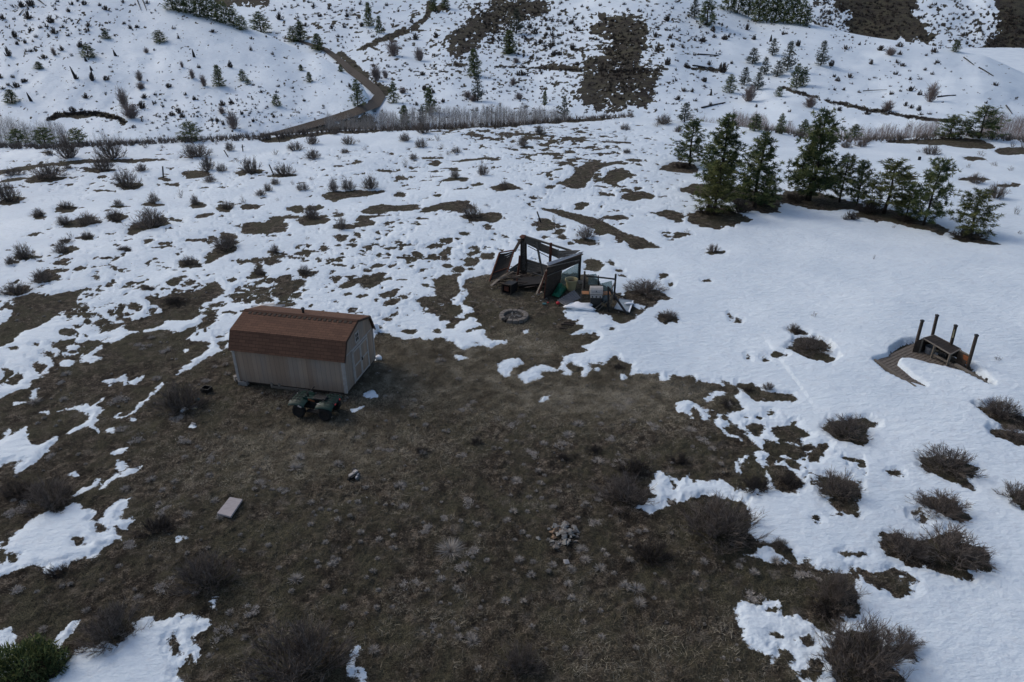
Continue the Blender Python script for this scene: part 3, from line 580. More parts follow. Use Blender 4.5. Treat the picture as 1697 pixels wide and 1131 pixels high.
M['bark'] = simple('bark', (.04, .032, .028), (.018, .014, .012), 9, .9, .6)

def shrub_mesh(name, seed, stems=22, h=1.0, w=1.7, sub=4, sub2=3, mat='twig', lean=.0, dense=1.0, thick=1.0, up=1.0):
    """leafless sagebrush: stems fanning out of one crown, forking twice; unit size about w across, h high"""
    g = np.random.default_rng(seed); A = []; B = []; RA = []; RB = []
    for i in range(stems):
        az = g.uniform(0, 2*math.pi); out = g.beta(1.3, 1.2); p = np.array([math.cos(az)*.10*out, math.sin(az)*.10*out, -.06])
        tip = np.array([math.cos(az)*w/2*out+lean*h*.4, math.sin(az)*w/2*out, h*(1-.74*out**2*up)*g.uniform(.65, 1.05)])
        mid = p+(tip-p)*.5+np.array([math.cos(az)*.08*w, math.sin(az)*.08*w, -.05*h])+g.normal(size=3)*.03
        q1 = (p+mid)/2+g.normal(size=3)*.02
        pts = [p, q1, mid, mid+(tip-mid)*.5+g.normal(size=3)*.05, tip]
        r0 = .020*thick; rr = [r0, r0*.8, r0*.6, r0*.45, r0*.2]
        for k in range(4): A.append(pts[k]); B.append(pts[k+1]); RA.append(rr[k]); RB.append(rr[k+1])
        for k in range(int(sub*dense)):
            f = g.uniform(.25, .95); j = min(3, int(f*4)); b = pts[j]+(pts[j+1]-pts[j])*(f*4-j)
            d = (tip-p); L = np.linalg.norm(d)*g.uniform(.22, .45); d = d/np.linalg.norm(d)+g.normal(size=3)*.5; d[2] = abs(d[2])*.8+.25; d /= np.linalg.norm(d)
            e = b+d*L; A.append(b); B.append(e); RA.append(.009*thick); RB.append(.004*thick)
            for m in range(sub2):
                f2 = g.uniform(.3, 1); b2 = b+(e-b)*f2; d2 = d+g.normal(size=3)*.55; d2[2] = abs(d2[2])+.1; d2 /= np.linalg.norm(d2)
                A.append(b2); B.append(b2+d2*L*g.uniform(.25, .6)); RA.append(.006*thick); RB.append(.002*thick)
    A = np.array(A); B = np.array(B); V, F = prism_bank(A, B, np.array(RA), np.array(RB))
    tint = np.repeat(g.uniform(0, 1, len(A)), 6)
    ob = np_mesh(name, V, F, M[mat], attrs={'tint': ('FLOAT', tint)}); me = ob.data; bpy.data.objects.remove(ob); return me
SH = {
 's': [shrub_mesh('sagebrush', 100+i, 46, 1.0, 1.8, 7, 4, 'twig', thick=1.15, up=1.1) for i in range(4)],
 'd': [shrub_mesh('sagebrush', 120+i, 46, .9, 2.0, 7, 4, 'twig_dark', thick=1.6) for i in range(3)],
 'b': [shrub_mesh('sagebrush', 140+i, 74, 1.0, 2.3, 9, 5, m_, dense=1.1, thick=.8, up=1.25) for i, m_ in enumerate(['twig', 'twig', 'twig'])],
 'n': [shrub_mesh('sagebrush', 190+i, 52, 1.0, 2.1, 9, 5, 'twig', dense=1.0, thick=.95, up=1.1) for i in range(3)],
 'r': [shrub_mesh('willow_bush', 160+i, 46, 1.5, 1.0, 6, 3, 'twig_red', thick=1.3, up=.6) for i in range(2)],
 'w': [shrub_mesh('sagebrush', 170+i, 9, 1.0, 1.3, 4, 3, 'twig', thick=1.2) for i in range(3)],
 'h': [shrub_mesh('sagebrush', 180+i, 26, .8, 1.7, 3, 0, 'twig_dark', thick=5.0) for i in range(3)],
 'j': [None],
}
def juniper_mesh():
    g = np.random.default_rng(5); n = 5200
    d = g.normal(size=(n, 3)); d[:, 2] = abs(d[:, 2]); d /= np.linalg.norm(d, axis=1)[:, None]; r = g.uniform(.3, 1, n)**.5
    b = d*r[:, None]*np.array([1.0, .8, .55]); b *= (1+.25*np.sin(d[:, :1]*7)*np.cos(d[:, 1:2]*6))
    e = b+(d*.6+g.normal(size=(n, 3))*.5)*.10; V, F = tri_bank(b, e, g.uniform(.02, .05, n))
    ob = np_mesh('juniper', V, F, M['needle'], attrs={'tint': ('FLOAT', np.repeat(g.uniform(0, 1, n), 3))}); me = ob.data; bpy.data.objects.remove(ob); return me
SH['j'] = [juniper_mesh()]

def pine_meshes(seed, tiers=26, clumps=7, need=15, width=.36, mat='needle', low=.12, nlen=.035, taper=.85, bend=0., nw=.006, gaps=.15):
    """unit-height pine: returns (trunk mesh, crown mesh). Limbs in rough whorls, needle tufts toward their ends."""
    g = np.random.default_rng(seed); tr = []
    N = 10
    for i in range(N+1): z = i/N; tr.append(np.array([bend*z*z+.006*math.sin(z*9+seed), .006*math.cos(z*7+seed), z*.985]))
    mb = MB(); mb.tube([Vector(p) for p in tr], [.018*(1-.9*i/N)+.0015 for i in range(N+1)], 7)
    def trunk(z): k = min(N-1, int(z*N)); return tr[k]+(tr[k+1]-tr[k])*(z*N-k)
    TB = []; TE = []; TW = []; TT = []
    for t in range(tiers):
        z = low+(1-low)*(t/tiers)**.92
        z += g.normal()*.008
        nb = int(g.integers(4, 7)) if z < .9 else 3
        prof = width*((1-z)**taper)*(1.0 if z > low+.12 else .75+.25*(z-low)/.12)+.02
        a0 = g.uniform(0, 6.28)
        for b in range(nb):
            if g.uniform() < gaps: continue
            az = a0+b*6.283/nb+g.normal()*.25; L = prof*g.uniform(.6, 1.18)
            o = trunk(min(z, .98)); dirv = np.array([math.cos(az), math.sin(az), .10+.75*z*z+g.normal()*.08])
            p1 = o+dirv*L*.5+np.array([0, 0, -.012]); p2 = o+dirv*L+np.array([0, 0, L*.16])
            mb.tube([Vector(o), Vector(p1), Vector(p2)], [.0045, .003, .0015], 3, False)
            nc = max(2, int(clumps*L/width+1))
            for c in range(nc):
                f = .35+.65*(c+g.uniform(.2, .9))/nc
                q = o+(p1-o)*(f*2) if f < .5 else p1+(p2-p1)*(f*2-1)
                q = q+g.normal(size=3)*np.array([.30, .30, .10])*L*.5*(.35+f*.6)
                sh = g.uniform(.0, 1.0); m = int(need*g.uniform(.7, 1.3))
                dv = g.normal(size=(m, 3)); dv[:, 2] = dv[:, 2]*.8+.35; dv[:, :2] += dirv[:2]*.5; dv /= np.linalg.norm(dv, axis=1)[:, None]
                st = q+dv*g.uniform(0, .4, (m, 1))*nlen
                TB.append(st); TE.append(st+dv*nlen*g.uniform(.7, 1.3, (m, 1))); TW.append(g.uniform(.7, 1.3, m)*nw); TT.append(np.clip(sh+g.normal(size=m)*.15, 0, 1))
    TB = np.concatenate(TB); TE = np.concatenate(TE); TW = np.concatenate(TW); TT = np.concatenate(TT)
    V, F = tri_bank(TB, TE, TW); ob = np_mesh('crown', V, F, M[mat], attrs={'tint': ('FLOAT', np.repeat(TT, 3))}); cr = ob.data; bpy.data.objects.remove(ob)
    ob = mb.build('trunk', M['bark'], smooth=True); tm = ob.data; bpy.data.objects.remove(ob); return tm, cr
PINE = [pine_meshes(1, 23, 8, 22, .25, 'needle', nw=.008), pine_meshes(2, 23, 9, 22, .28, 'needle_olive', .08, nw=.008), pine_meshes(3, 23, 9, 22, .30, 'needle', .10, taper=.7, nw=.008),
        pine_meshes(4, 16, 8, 21, .36, 'needle_olive', .10, nlen=.05, taper=.6, nw=.010), pine_meshes(5, 15, 8, 21, .34, 'needle', .11, nlen=.05, bend=.08, taper=.65, nw=.010)]
FIR = [pine_meshes(21, 18, 5, 14, .22, 'needle', .05, .05, nw=.012, gaps=.05), pine_meshes(22, 16, 5, 14, .26, 'needle', .05, .055, taper=.75, nw=.013, gaps=.08), pine_meshes(23, 18, 5, 12, .24, 'needle_frost', .08, .05, nw=.012), pine_meshes(24, 15, 6, 14, .36, 'needle', .06, .06, taper=.55, nw=.014)]
CW = {}
for _t, _c in PINE+FIR:
    _a = np.empty(len(_c.vertices)*3, np.float32); _c.vertices.foreach_get('co', _a); _a = _a.reshape(-1, 3); CW[_c.name] = float(np.percentile(np.hypot(_a[:, 0], _a[:, 1]), 97)*2)
def tree(name, meshes, loc, h, wf, rz, label, cat, group, lean=0):
    e = empty(name, loc, label, cat, group); e.rotation_euler = (0, lean, rz); e.scale = (h*wf, h*wf, h)
    for nm, me in zip(('trunk', 'crown'), meshes):
        o = bpy.data.objects.new(nm, me); COL.objects.link(o); o.parent = e
    return e

# ---------------------------------------------------------------- wording for the many shrubs and trees
ORD = ['nearest', 'second nearest', 'third nearest', 'fourth nearest', 'fifth nearest', 'sixth nearest', 'seventh nearest', 'eighth nearest', 'ninth nearest', 'tenth nearest', 'eleventh nearest', 'twelfth nearest', 'thirteenth nearest', 'fourteenth nearest', 'fifteenth nearest', 'sixteenth nearest', 'seventeenth nearest', 'eighteenth nearest', 'nineteenth nearest', 'twentieth nearest']
LAND = [('the tan gambrel shed', 500, 600), ('the collapsed wooden shack', 880, 455), ('the round stone fire ring', 852, 523), ('the half buried deck', 1545, 605), ('the pale slab on bare ground', 383, 843),
        ('the rock heap', 930, 885), ('the upright post at upper left', 270, 285), ('the black leaning post above the shack', 894, 360), ('the tilted post in the left sagebrush', 450, 282), ('the row of pines', 1340, 330), ('the last pine on the right', 1612, 360), ('the front olive pine', 1186, 350),
        ('the crescent melt track on the snow', 975, 290), ('the brown crest patch', 760, 215), ('the photo lower right corner', 1600, 1060), ('the photo lower left corner', 60, 1080), ('the left photo edge halfway down', 10, 470), ('the lacy melt patches right of bare ground', 1290, 745), ('the snow tongue on the left', 250, 590), ('the right photo edge halfway down', 1690, 560),
        ('the left crest corner', 20, 245), ('the crest left of the road foot', 330, 232), ('the right meadow edge beyond the pines', 1640, 250), ('the upright thin snow track patches', 640, 380)]
HLAND = [('the dark cutbank low on the left hill', 140, 190), ('the top left corner of the left hill', 20, 15), ('the ridge grove of the left hill', 340, 20), ('the road bend in the valley', 632, 165), ('the lone small fir mid left hill', 364, 130), ('the left hill foot above the road', 460, 195), ('the nose of the left hill', 560, 120),
         ('the brown scree stripe', 830, 50), ('the tall fir by the old track', 786, 110), ('the broad burnt gully', 1030, 110), ('the upper fork road', 640, 60), ('the grove on the right ridge', 1270, 20), ('the pine cluster on the right hill', 1275, 110), ('the dark cutbank across the right hill', 1430, 178), ('the fallen logs on the right hill', 1620, 120), ('the far brown slope', 1460, 40), ('the photo upper right corner', 1680, 30), ('the valley brush beside the meadow crest', 800, 200), ('the reddish willows at right', 1660, 215), ('the bare snow right of the burnt gully', 1130, 130), ('the left end of the far valley', 30, 215), ('the upper middle snow', 540, 20)]
class Namer:
    def __init__(s, land): s.land = land; s.items = []
    def add(s, ob, px, py, desc): s.items.append((ob, px, py, desc))
    def run(s, ends=''):
        cells = {}
        for it in s.items:
            ob, px, py, desc = it
            l = min(s.land, key=lambda q: ((q[1]-px)/1.5)**2+(q[2]-py)**2); dx, dy = px-l[1], py-l[2]
            d = ('right of' if dx > 0 else 'left of') if abs(dx) > 1.4*abs(dy) else ('below' if dy > 0 else 'above')
            cells.setdefault((l[0], d, desc.split()[-1]), []).append((math.hypot(dx, dy), it))
        for (ln, d, kind), L in cells.items():
            L.sort(key=lambda q: q[0])
            for k, (_, (ob, px, py, desc)) in enumerate(L):
                t_ = f"{desc}, {ORD[min(k, 19)]} {d} {ln}" if len(L) > 1 else f"{desc} standing {d} {ln}"
                wds = t_.split()
                if len(wds) > 16: t_ = ' '.join(desc.split()[-2:])+t_[len(desc):]
                if len(t_.split()) > 16: t_ = desc.split()[-1]+t_[len(' '.join(desc.split()[-2:])):]
                ob['label'] = t_
NM = Namer(LAND); NH = Namer(HLAND)
_cnt = [0]
def shrub(kind, px, py, wpx, hpx, sink=.04, hill=None, desc=None, group=None, cat='shrub'):
    i = _cnt[0]; _cnt[0] += 1; me = SH[kind][i % len(SH[kind])]
    if hill is None:
        loc = Vector(spots(np.array([px*1.]), np.array([py*1.]))[0].tolist())
        dist = (Vector((0, 0, H))-loc).length; loc.z -= sink
    else: loc = hill.at(px, py, -.15); dist = (Vector((0, 0, H))-loc).length
    m = dist/FPX; co = H/dist if hill is None else .25
    nm = {'j': 'juniper', 'r': 'willow_bush'}.get(kind, 'sagebrush')
    o = bpy.data.objects.new(nm, me); COL.objects.link(o); o.location = loc
    ux = {'n': 2.1, 's': 1.8, 'd': 2.0, 'b': 2.3, 'r': 1.0, 'w': 1.3, 'h': 1.7, 'j': 2.0}[kind]; uh = {'n': 1., 's': 1., 'd': .9, 'b': 1., 'r': 1.5, 'w': 1., 'h': .8, 'j': .55}[kind]
    W = wpx*m; Hh = hpx*m/math.sqrt(max(.05, 1-co*co))
    if hill is None: Hh = max(.22, Hh-W*co*.25)
    o.scale = (W/ux, W/ux*.85, Hh/uh); o.rotation_euler = (0, 0, random.uniform(-.5, .5)+(math.pi if i % 2 else 0))
    tag(o, None, cat, group)
    if desc is None:
        z = 'wide' if W > 2.2 else 'mid-sized' if W > 1.1 else 'small'
        desc = f"{z} leafless grey-brown sagebrush" if kind in 'swhn' else f"{z} dark twiggy sagebrush"
    (NM if hill is None else NH).add(o, px, py, desc); return o

MEADOW = """15,333,40,28 80,296,60,22 25,290,30,12 114,262,34,34 130,248,12,9 82,258,18,8 187,262,40,32 172,283,36,26 160,255,14,12 235,284,24,12 212,309,40,28 112,281,18,9 328,260,54,22 241,245,16,12 270,246,12,6 359,240,14,8 382,250,18,14 345,282,28,22 368,284,18,14 348,302,24,13 417,286,36,24 394,269,16,8 300,328,14,14 255,336,22,16 197,341,18,10 323,338,18,14 377,345,22,13 403,336,10,13 445,317,18,13 432,324,22,10 110,345,22,12 64,358,22,12 108,372,26,14 145,372,44,18 193,364,28,18 250,375,62,30 146,395,22,11 118,393,14,9 110,403,22,10 102,418,26,16 42,428,32,22 18,438,18,12 206,415,20,9 70,467,34,20 25,489,40,24 245,481,20,10 314,438,26,16 375,412,50,24 432,455,18,8
518,239,26,18 490,249,28,15 555,223,18,12 456,257,16,9 519,263,32,15 578,239,24,15 595,236,10,6 572,254,18,8 606,249,14,7 562,265,12,7 671,234,24,14 704,221,32,20 726,233,16,11 698,244,22,16 733,245,14,8 677,250,10,6 742,257,14,8 756,253,18,11 730,258,10,5 686,265,18,11 673,274,16,12 472,290,36,20 515,298,16,6 457,306,18,11 485,306,10,8 502,315,22,14 553,317,20,22 578,316,30,20 614,313,34,22 568,294,14,6 754,295,20,16 801,290,24,18 836,313,24,14 714,295,12,6 517,362,32,22 559,355,16,10 567,381,24,22 782,360,34,26 663,320,14,6 509,397,12,4 456,419,20,14 505,453,20,16 429,451,22,10 806,342,12,6 461,333,10,6 404,337,12,8
840,229,16,10 864,220,14,9 894,222,22,14 888,234,16,10 866,241,24,14 846,246,12,6 938,232,12,8 1036,216,18,12 1100,206,34,16 1088,210,14,8 1124,219,18,10 1036,233,10,8 1039,254,18,8 1020,206,8,5 1065,248,8,4 971,394,36,24 1140,387,14,9 1182,417,24,14 917,367,10,12 808,342,10,4 1068,489,66,34 1106,529,34,20 1350,526,10,12 1315,551,22,18 1344,582,60,30 1273,646,20,16 1405,725,66,44 1385,822,60,50
1656,692,52,38 1676,722,40,18 1570,780,72,46 1560,850,76,40 1516,860,16,20 1690,832,50,36 1500,918,66,40 1575,925,90,56 1293,908,24,20 1492,1073,60,34 1653,597,14,10
1543,256,26,15 1402,245,22,11 1428,243,24,10 1521,240,10,7 1623,258,16,8 1677,243,12,9 1648,275,14,7 1676,283,12,7 1605,278,10,6 1616,303,28,14 1650,328,34,20 1683,355,14,12 1634,394,16,12 1523,253,10,5 1481,378,8,4 1689,388,10,6 1505,267,8,4 1694,243,12,12 1483,784,10,6 1528,868,10,6 1448,430,5,8 1487,372,6,4"""
for q in MEADOW.split():
    x, y, w, h = map(float, q.split(','))
    shrub('w' if w < 17 else 's' if y < 480 else 'n', x, y-(0 if y < 480 else h*.12), w*(.96 if y < 480 else 1.1), h*(.95 if y < 480 else .72), group='sagebrush scattered over the snowy meadow')
BIGS = """b,300,675,84,60 b,85,835,80,60 b,338,965,96,70 b,185,1055,96,66 b,490,1115,170,110 d,258,880,60,34 b,860,1105,80,50 b,1035,825,110,60 d,1080,925,70,45 d,985,748,34,18 d,1124,765,40,24 d,1023,612,28,16 d,292,502,44,20 d,1252,812,56,34 b,1190,885,140,88 b,1385,995,90,60 b,1420,1110,150,110 d,1305,803,46,26 d,1050,782,70,40 d,1206,672,34,18 d,700,750,30,16 d,1365,1015,50,30 d,95,950,40,22 d,30,820,50,30 d,935,760,30,16 d,790,735,26,14 d,1240,648,24,10 d,1300,612,1,1"""
for q in BIGS.split():
    k, x, y, w, h = q.split(','); x, y, w, h = float(x), float(y), float(w), float(h)
    if w > 2: shrub(k, x, y, w*.95, h*.66, group='dark sagebrush on the bare ground' )
shrub('j', 48, 1115, 104, 46, desc='low dark green juniper', cat='juniper')
for q in "1170,352,44,18 1225,352,40,20 1262,340,34,18 1320,332,50,12 1440,352,40,22 1600,395,46,16 1130,278,30,10 1409,364,24,13 1500,366,34,10".split():
    x, y, w, h = map(float, q.split(',')); shrub('d', x, y, w, h, group='undergrowth at the foot of the pines', desc='low tangled dark sagebrush')

# ---- the row of pines and the trees along the crest
def ptree(k, bx, by, ty, wpx, label=None, hill=None, lib=PINE, name='pine_tree', lean=0, group=None, desc=None):
    if hill is None: loc = Vector(spots(np.array([bx*1.]), np.array([by*1.]))[0].tolist())
    else: loc = hill.at(bx, by, -.2)
    # real height from the photographed top
    dx, dy, dz = ray(bx, ty); t = loc.y/float(dy); h = (H+float(dz)*t)-loc.z
    dist = (Vector((0, 0, H))-loc).length; W = wpx*dist/FPX; base_w = CW[lib[k][1].name]
    e = tree(name, lib[k], loc, h, W/(h*base_w), random.uniform(0, 6), label, 'pine tree', group, lean)
    if label is None: (NM if hill is None else NH).add(e, bx, by, desc or 'dark green conifer'); 
    return e
gp = 'pines standing in a row at the edge of the snow'
ptree(2, 1142, 275, 196, 62, 'leftmost pine of the row, broad and standing a little behind the others', group=gp)
ptree(0, 1191, 322, 187, 78, 'tall open-crowned pine directly behind the front olive pine', group=gp)
ptree(1, 1184, 357, 268, 74, 'front olive green pine standing on its own brown melt patch', group=gp)
ptree(0, 1249, 345, 217, 74, 'dark pine just right of the front olive pine', group=gp)
ptree(3, 1271, 338, 285, 30, 'small thin pine against the right side of a dark taller pine', group=gp)
ptree(2, 1342, 333, 179, 88, 'tallest and densest pine with a twin trunk in the middle of the row', group=gp)
ptree(4, 1336, 331, 215, 60, 'shorter second stem pine tucked against the tallest pine', group=gp)
ptree(3, 1391, 335, 256, 50, 'slim pine with a bare lower trunk right of the tallest pine', group=gp)
ptree(4, 1419, 341, 264, 42, 'thin pine with a bare trunk between the slim pine and a bushy one', group=gp)
ptree(3, 1466, 354, 265, 80, 'bushy broad olive pine left of the leaning open pine', group=gp)
ptree(4, 1500, 362, 312, 46, 'low bushy young pine skirt left of the leaning open pine', group=gp)
ptree(4, 1530, 373, 257, 66, 'open pine leaning slightly right with a bare lower trunk', group=gp, lean=.05)
ptree(3, 1608, 391, 314, 62, 'short bushy pine standing alone at the right end of the row', group=gp, lean=.06)
gc = 'conifers along the meadow crest'
for k, bx, by, ty, w, ds in [(3, 1573, 229, 191, 40, 'rounded dark conifer'), (3, 1622, 230, 176, 56, 'large rounded dark conifer'), (1, 1415, 230, 206, 22, 'small dark conifer'), (1, 1251, 217, 189, 24, 'dark conifer'), (1, 1292, 222, 188, 16, 'slender conifer'), (1, 1331, 226, 198, 20, 'dark conifer'), (2, 1134, 203, 170, 26, 'pale green conifer'),
                     (3, 32, 240, 214, 30, 'low dark conifer'), (3, 76, 241, 212, 34, 'low dark conifer'), (3, 131, 242, 213, 30, 'low dark conifer'), (3, 318, 234, 202, 38, 'wide dark conifer')]:
    ptree(k, bx, by, ty, w, lib=FIR, group=gc, desc=ds, name='conifer')
gh = 'conifers dotted over the far hills'
LT = "147,95,73,20,1 176,64,50,12,0 265,70,50,20,1 65,114,102,12,0 21,171,148,18,0 364,143,107,17,0 403,134,115,13,1 459,176,156,15,1 499,117,107,9,0 513,136,119,11,0 411,140,130,9,1 593,176,132,20,1 565,119,107,9,0 286,16,-14,20,1 300,20,-12,20,3 316,23,-12,22,3 332,28,-10,22,1 346,31,-8,22,3 360,36,-4,20,1 374,40,2,18,3 388,44,10,18,1 402,50,26,18,3"
for q in LT.split():
    x, y, ty, w, k = map(float, q.split(',')); ptree(int(k), x, y, ty, w*1.15, hill=left_hill, lib=FIR, group=gh, desc='small dark conifer' if y-ty < 24 else 'dark green conifer', name='conifer')
BT = "433,56,19,28,1 487,70,43,20,1 499,68,35,19,0 527,84,55,19,0 612,44,3,15,0 629,55,26,12,0 653,171,135,17,1 786,126,80,24,0 792,168,121,19,2 712,187,144,21,0 856,56,14,20,2 844,90,49,24,0 671,206,174,20,0 903,173,150,9,0 718,18,-12,14,0 737,14,-12,14,0 1247,106,79,20,2 1280,92,63,14,2 1304,118,68,20,2 1266,124,94,15,2 1288,127,101,18,2 1233,141,111,17,2 1255,149,119,19,2 1209,154,123,18,1 1318,145,105,19,1 1330,143,111,16,1 1360,109,67,18,2 1290,160,143,13,1 1150,29,-2,18,2 1171,42,-4,30,1 1206,18,-20,22,3 1222,22,-22,24,1 1240,28,-22,24,3 1256,36,-18,24,1 1270,38,-16,24,3 1284,38,-14,22,1 1298,39,-12,22,3 1312,40,-8,22,1 1326,42,0,20,3 1336,44,12,14,1 935,196,160,16,2 700,205,176,14,2"
for q in BT.split():
    x, y, ty, w, k = map(float, q.split(',')); ptree(int(k), x, y, ty, w*1.15, hill=back_hill, lib=FIR, group=gh, desc={2: 'pale frosted green conifer'}.get(int(k), 'dark green conifer'), name='conifer')
ptree(1, 1583, 86, 66, 14, hill=back_hill, lib=FIR, group=gh, desc='small conifer on the skyline of the right hill', name='conifer')
# ---- shrubs on the hills
gs = 'shrubs scattered on the snowy hills'
HS = """L r 232,134,11,15 234,148,13,11 207,180,16,32 219,196,26,22 319,130,10,15 338,143,12,18 387,214,20,30 243,88,8,8 302,112,6,10 368,189,13,13 90,92,8,12
L h 368,175,14,10 384,172,12,8 14,93,11,14 25,62,9,11 5,32,10,8 84,38,12,11 90,56,11,10 133,79,10,10 48,32,12,14 36,12,12,10 52,10,14,10 145,52,9,7 147,44,10,7 216,48,8,7 228,46,9,6 288,48,8,6 296,64,6,7 102,84,8,9 42,72,7,8 72,97,14,7 113,60,7,6 143,163,11,9 176,133,10,8 127,131,9,8 153,132,9,12 26,145,14,9 40,136,12,6 14,142,7,5 5,148,9,5 2,130,8,7 22,129,8,6 236,146,8,5 280,145,12,8 236,180,12,14 240,163,12,9 255,172,9,7 298,188,13,11 285,192,13,8 302,195,12,9 274,200,8,5 252,205,8,5 222,212,10,6 307,158,7,6 322,166,8,8 258,158,7,5 270,178,6,6 353,54,12,6 398,50,9,5 416,65,6,6 441,62,5,5 416,84,7,9 452,91,7,6 382,112,10,12 330,113,7,7 420,142,8,5 430,145,8,5 433,154,8,6 461,144,8,5 459,154,8,6 484,147,8,6 487,153,8,4 500,149,8,4 472,160,6,4 504,168,7,6 566,137,6,5 579,145,9,9 588,157,6,5 370,207,8,8 352,200,8,8 360,202,8,9 400,190,8,8 443,178,5,5 454,195,7,7 466,192,6,5 420,202,8,7 425,200,5,5 380,165,5,4 516,188,6,4 495,188,6,5 415,120,4,3 424,112,4,3 120,185,12,9 170,90,5,4 190,60,6,4 206,40,6,5 66,47,8,6 60,62,8,6 50,52,6,6 52,86,9,6 44,86,8,6 28,74,8,7 114,20,8,7 140,8,10,7 176,17,12,8 165,10,7,6 205,4,8,5 244,6,8,6 118,8,9,6 133,57,6,4 104,46,8,6 77,45,8,6 175,155,5,4 186,120,7,5 183,112,6,4 155,96,4,3 118,91,5,4 60,153,4,3 73,162,5,3
B r 695,101,16,22 652,93,24,26 624,134,18,26 639,130,10,14 621,128,8,14 1240,168,24,26 1341,178,22,18 1541,169,18,28 1470,184,18,16 1475,92,16,12 850,142,12,14 775,162,16,12 860,165,14,12 855,105,12,9 668,155,14,10 785,168,18,12
B h 464,33,12,14 493,30,10,6 507,44,10,7 688,66,14,13 722,63,11,11 877,47,9,11 887,57,12,12 905,60,10,8 915,60,12,9 908,50,12,8 947,40,13,8 960,52,10,7 927,26,10,7 895,72,9,7 903,78,9,7 913,78,12,9 918,92,12,10 928,92,12,8 948,82,12,12 930,72,10,6 844,89,22,14 810,68,8,6 816,66,8,6 833,96,9,5 863,125,22,10 1106,35,14,11 1089,47,9,7 1110,64,10,8 1086,62,14,10 1115,79,11,9 1088,86,14,11 1107,108,14,14 1126,51,6,5 1150,92,10,6 1175,108,10,9 1196,120,20,18 1212,106,7,7 1136,112,12,9 1120,134,5,5 1168,136,13,9 1166,144,9,6 1133,152,14,8 1147,153,8,8 1124,166,12,10 1177,174,8,6 1152,168,9,7 1153,183,8,6 1181,52,10,9 1201,66,14,9 1207,62,10,6 1238,50,9,12 1250,66,10,8 1323,77,11,11 1298,58,8,7 1152,68,10,7 1165,70,14,10 1183,63,7,6 1132,80,8,8 1170,42,10,5 1234,65,8,5 1401,82,10,8 1424,75,6,6 1378,110,12,11 1388,135,10,8 1382,128,8,6 1408,129,12,8 1383,150,6,6 1398,150,6,6 1424,154,7,5 1412,140,5,4 1260,76,5,4 1303,57,6,5 1491,78,12,8 1458,84,14,9 1491,91,9,7 1548,87,13,8 1535,93,6,5 1553,105,8,7 1549,107,6,4 1444,107,8,9 1487,105,9,7 1496,110,12,6 1484,124,8,8 1508,133,7,6 1524,132,9,5 1545,124,7,6 1533,117,7,6 1509,151,14,9 1491,126,5,4 1477,157,8,7 1492,152,7,5 1493,145,6,4 1524,158,8,9 1441,133,6,4 1450,130,8,4 1475,144,6,4 1463,162,6,4 1500,176,9,8 1510,180,9,8 1523,184,9,10 1526,191,10,6 1540,190,9,5 1424,154,6,4 1649,142,10,7 1597,150,5,3 1683,164,5,4 1640,165,6,4 1634,172,6,5 1576,120,4,3 1592,131,4,3 1437,190,15,9 1390,184,10,8 1345,168,8,6 1300,172,6,5 1268,181,5,5 1308,186,7,6 1253,178,7,7 530,28,10,7 550,48,10,8 570,46,9,6 545,16,10,7 597,8,8,7 575,28,10,8 520,12,9,6 640,10,9,6 660,20,6,6 682,38,8,9 618,62,10,6 600,44,9,8 560,62,8,6 585,18,8,7 548,70,6,4 610,20,8,6 642,110,8,5 655,112,8,4 675,108,6,5 681,118,7,6 645,112,9,5 700,125,12,8 703,150,14,10 716,155,12,10 678,160,8,6 680,150,6,5 840,152,6,5 730,120,8,5 750,140,6,4 765,145,6,5 720,170,10,6 690,175,9,8 735,170,10,8 1020,20,8,4 995,10,8,5 1035,8,9,5 1075,4,9,4 1010,5,6,4 1060,20,9,6 965,12,8,5 930,6,9,5 975,18,8,5 1114,15,9,5 1120,4,9,4 870,70,7,5 878,88,6,4 882,96,6,4 1025,196,6,4 1040,193,7,4"""
HREST = []; hs = []
for line in HS.split('\n'):
    hl, kd, rest = line.split(' ', 2)
    for q in rest.split(): hs.append((hl, kd)+tuple(map(float, q.split(','))))
hs.sort(key=lambda q: -(q[4]*q[5]+(1000 if q[1] == 'r' else 0)))
nh_ = 0
for hl, kd, x, y, w, h in hs:
    hill = left_hill if hl == 'L' else back_hill
    if kd == 'h':
        nh_ += 1
        if nh_ > 92: HREST.append((hill, x, y, w, h)); continue
    shrub(kd, x, y, w*(1.0 if kd == 'h' else .9), h*.82, hill=hill, group=gs, desc='reddish grey bare willow' if kd == 'r' else ('dark low shrub' if w < 11 else 'dark bushy shrub'))
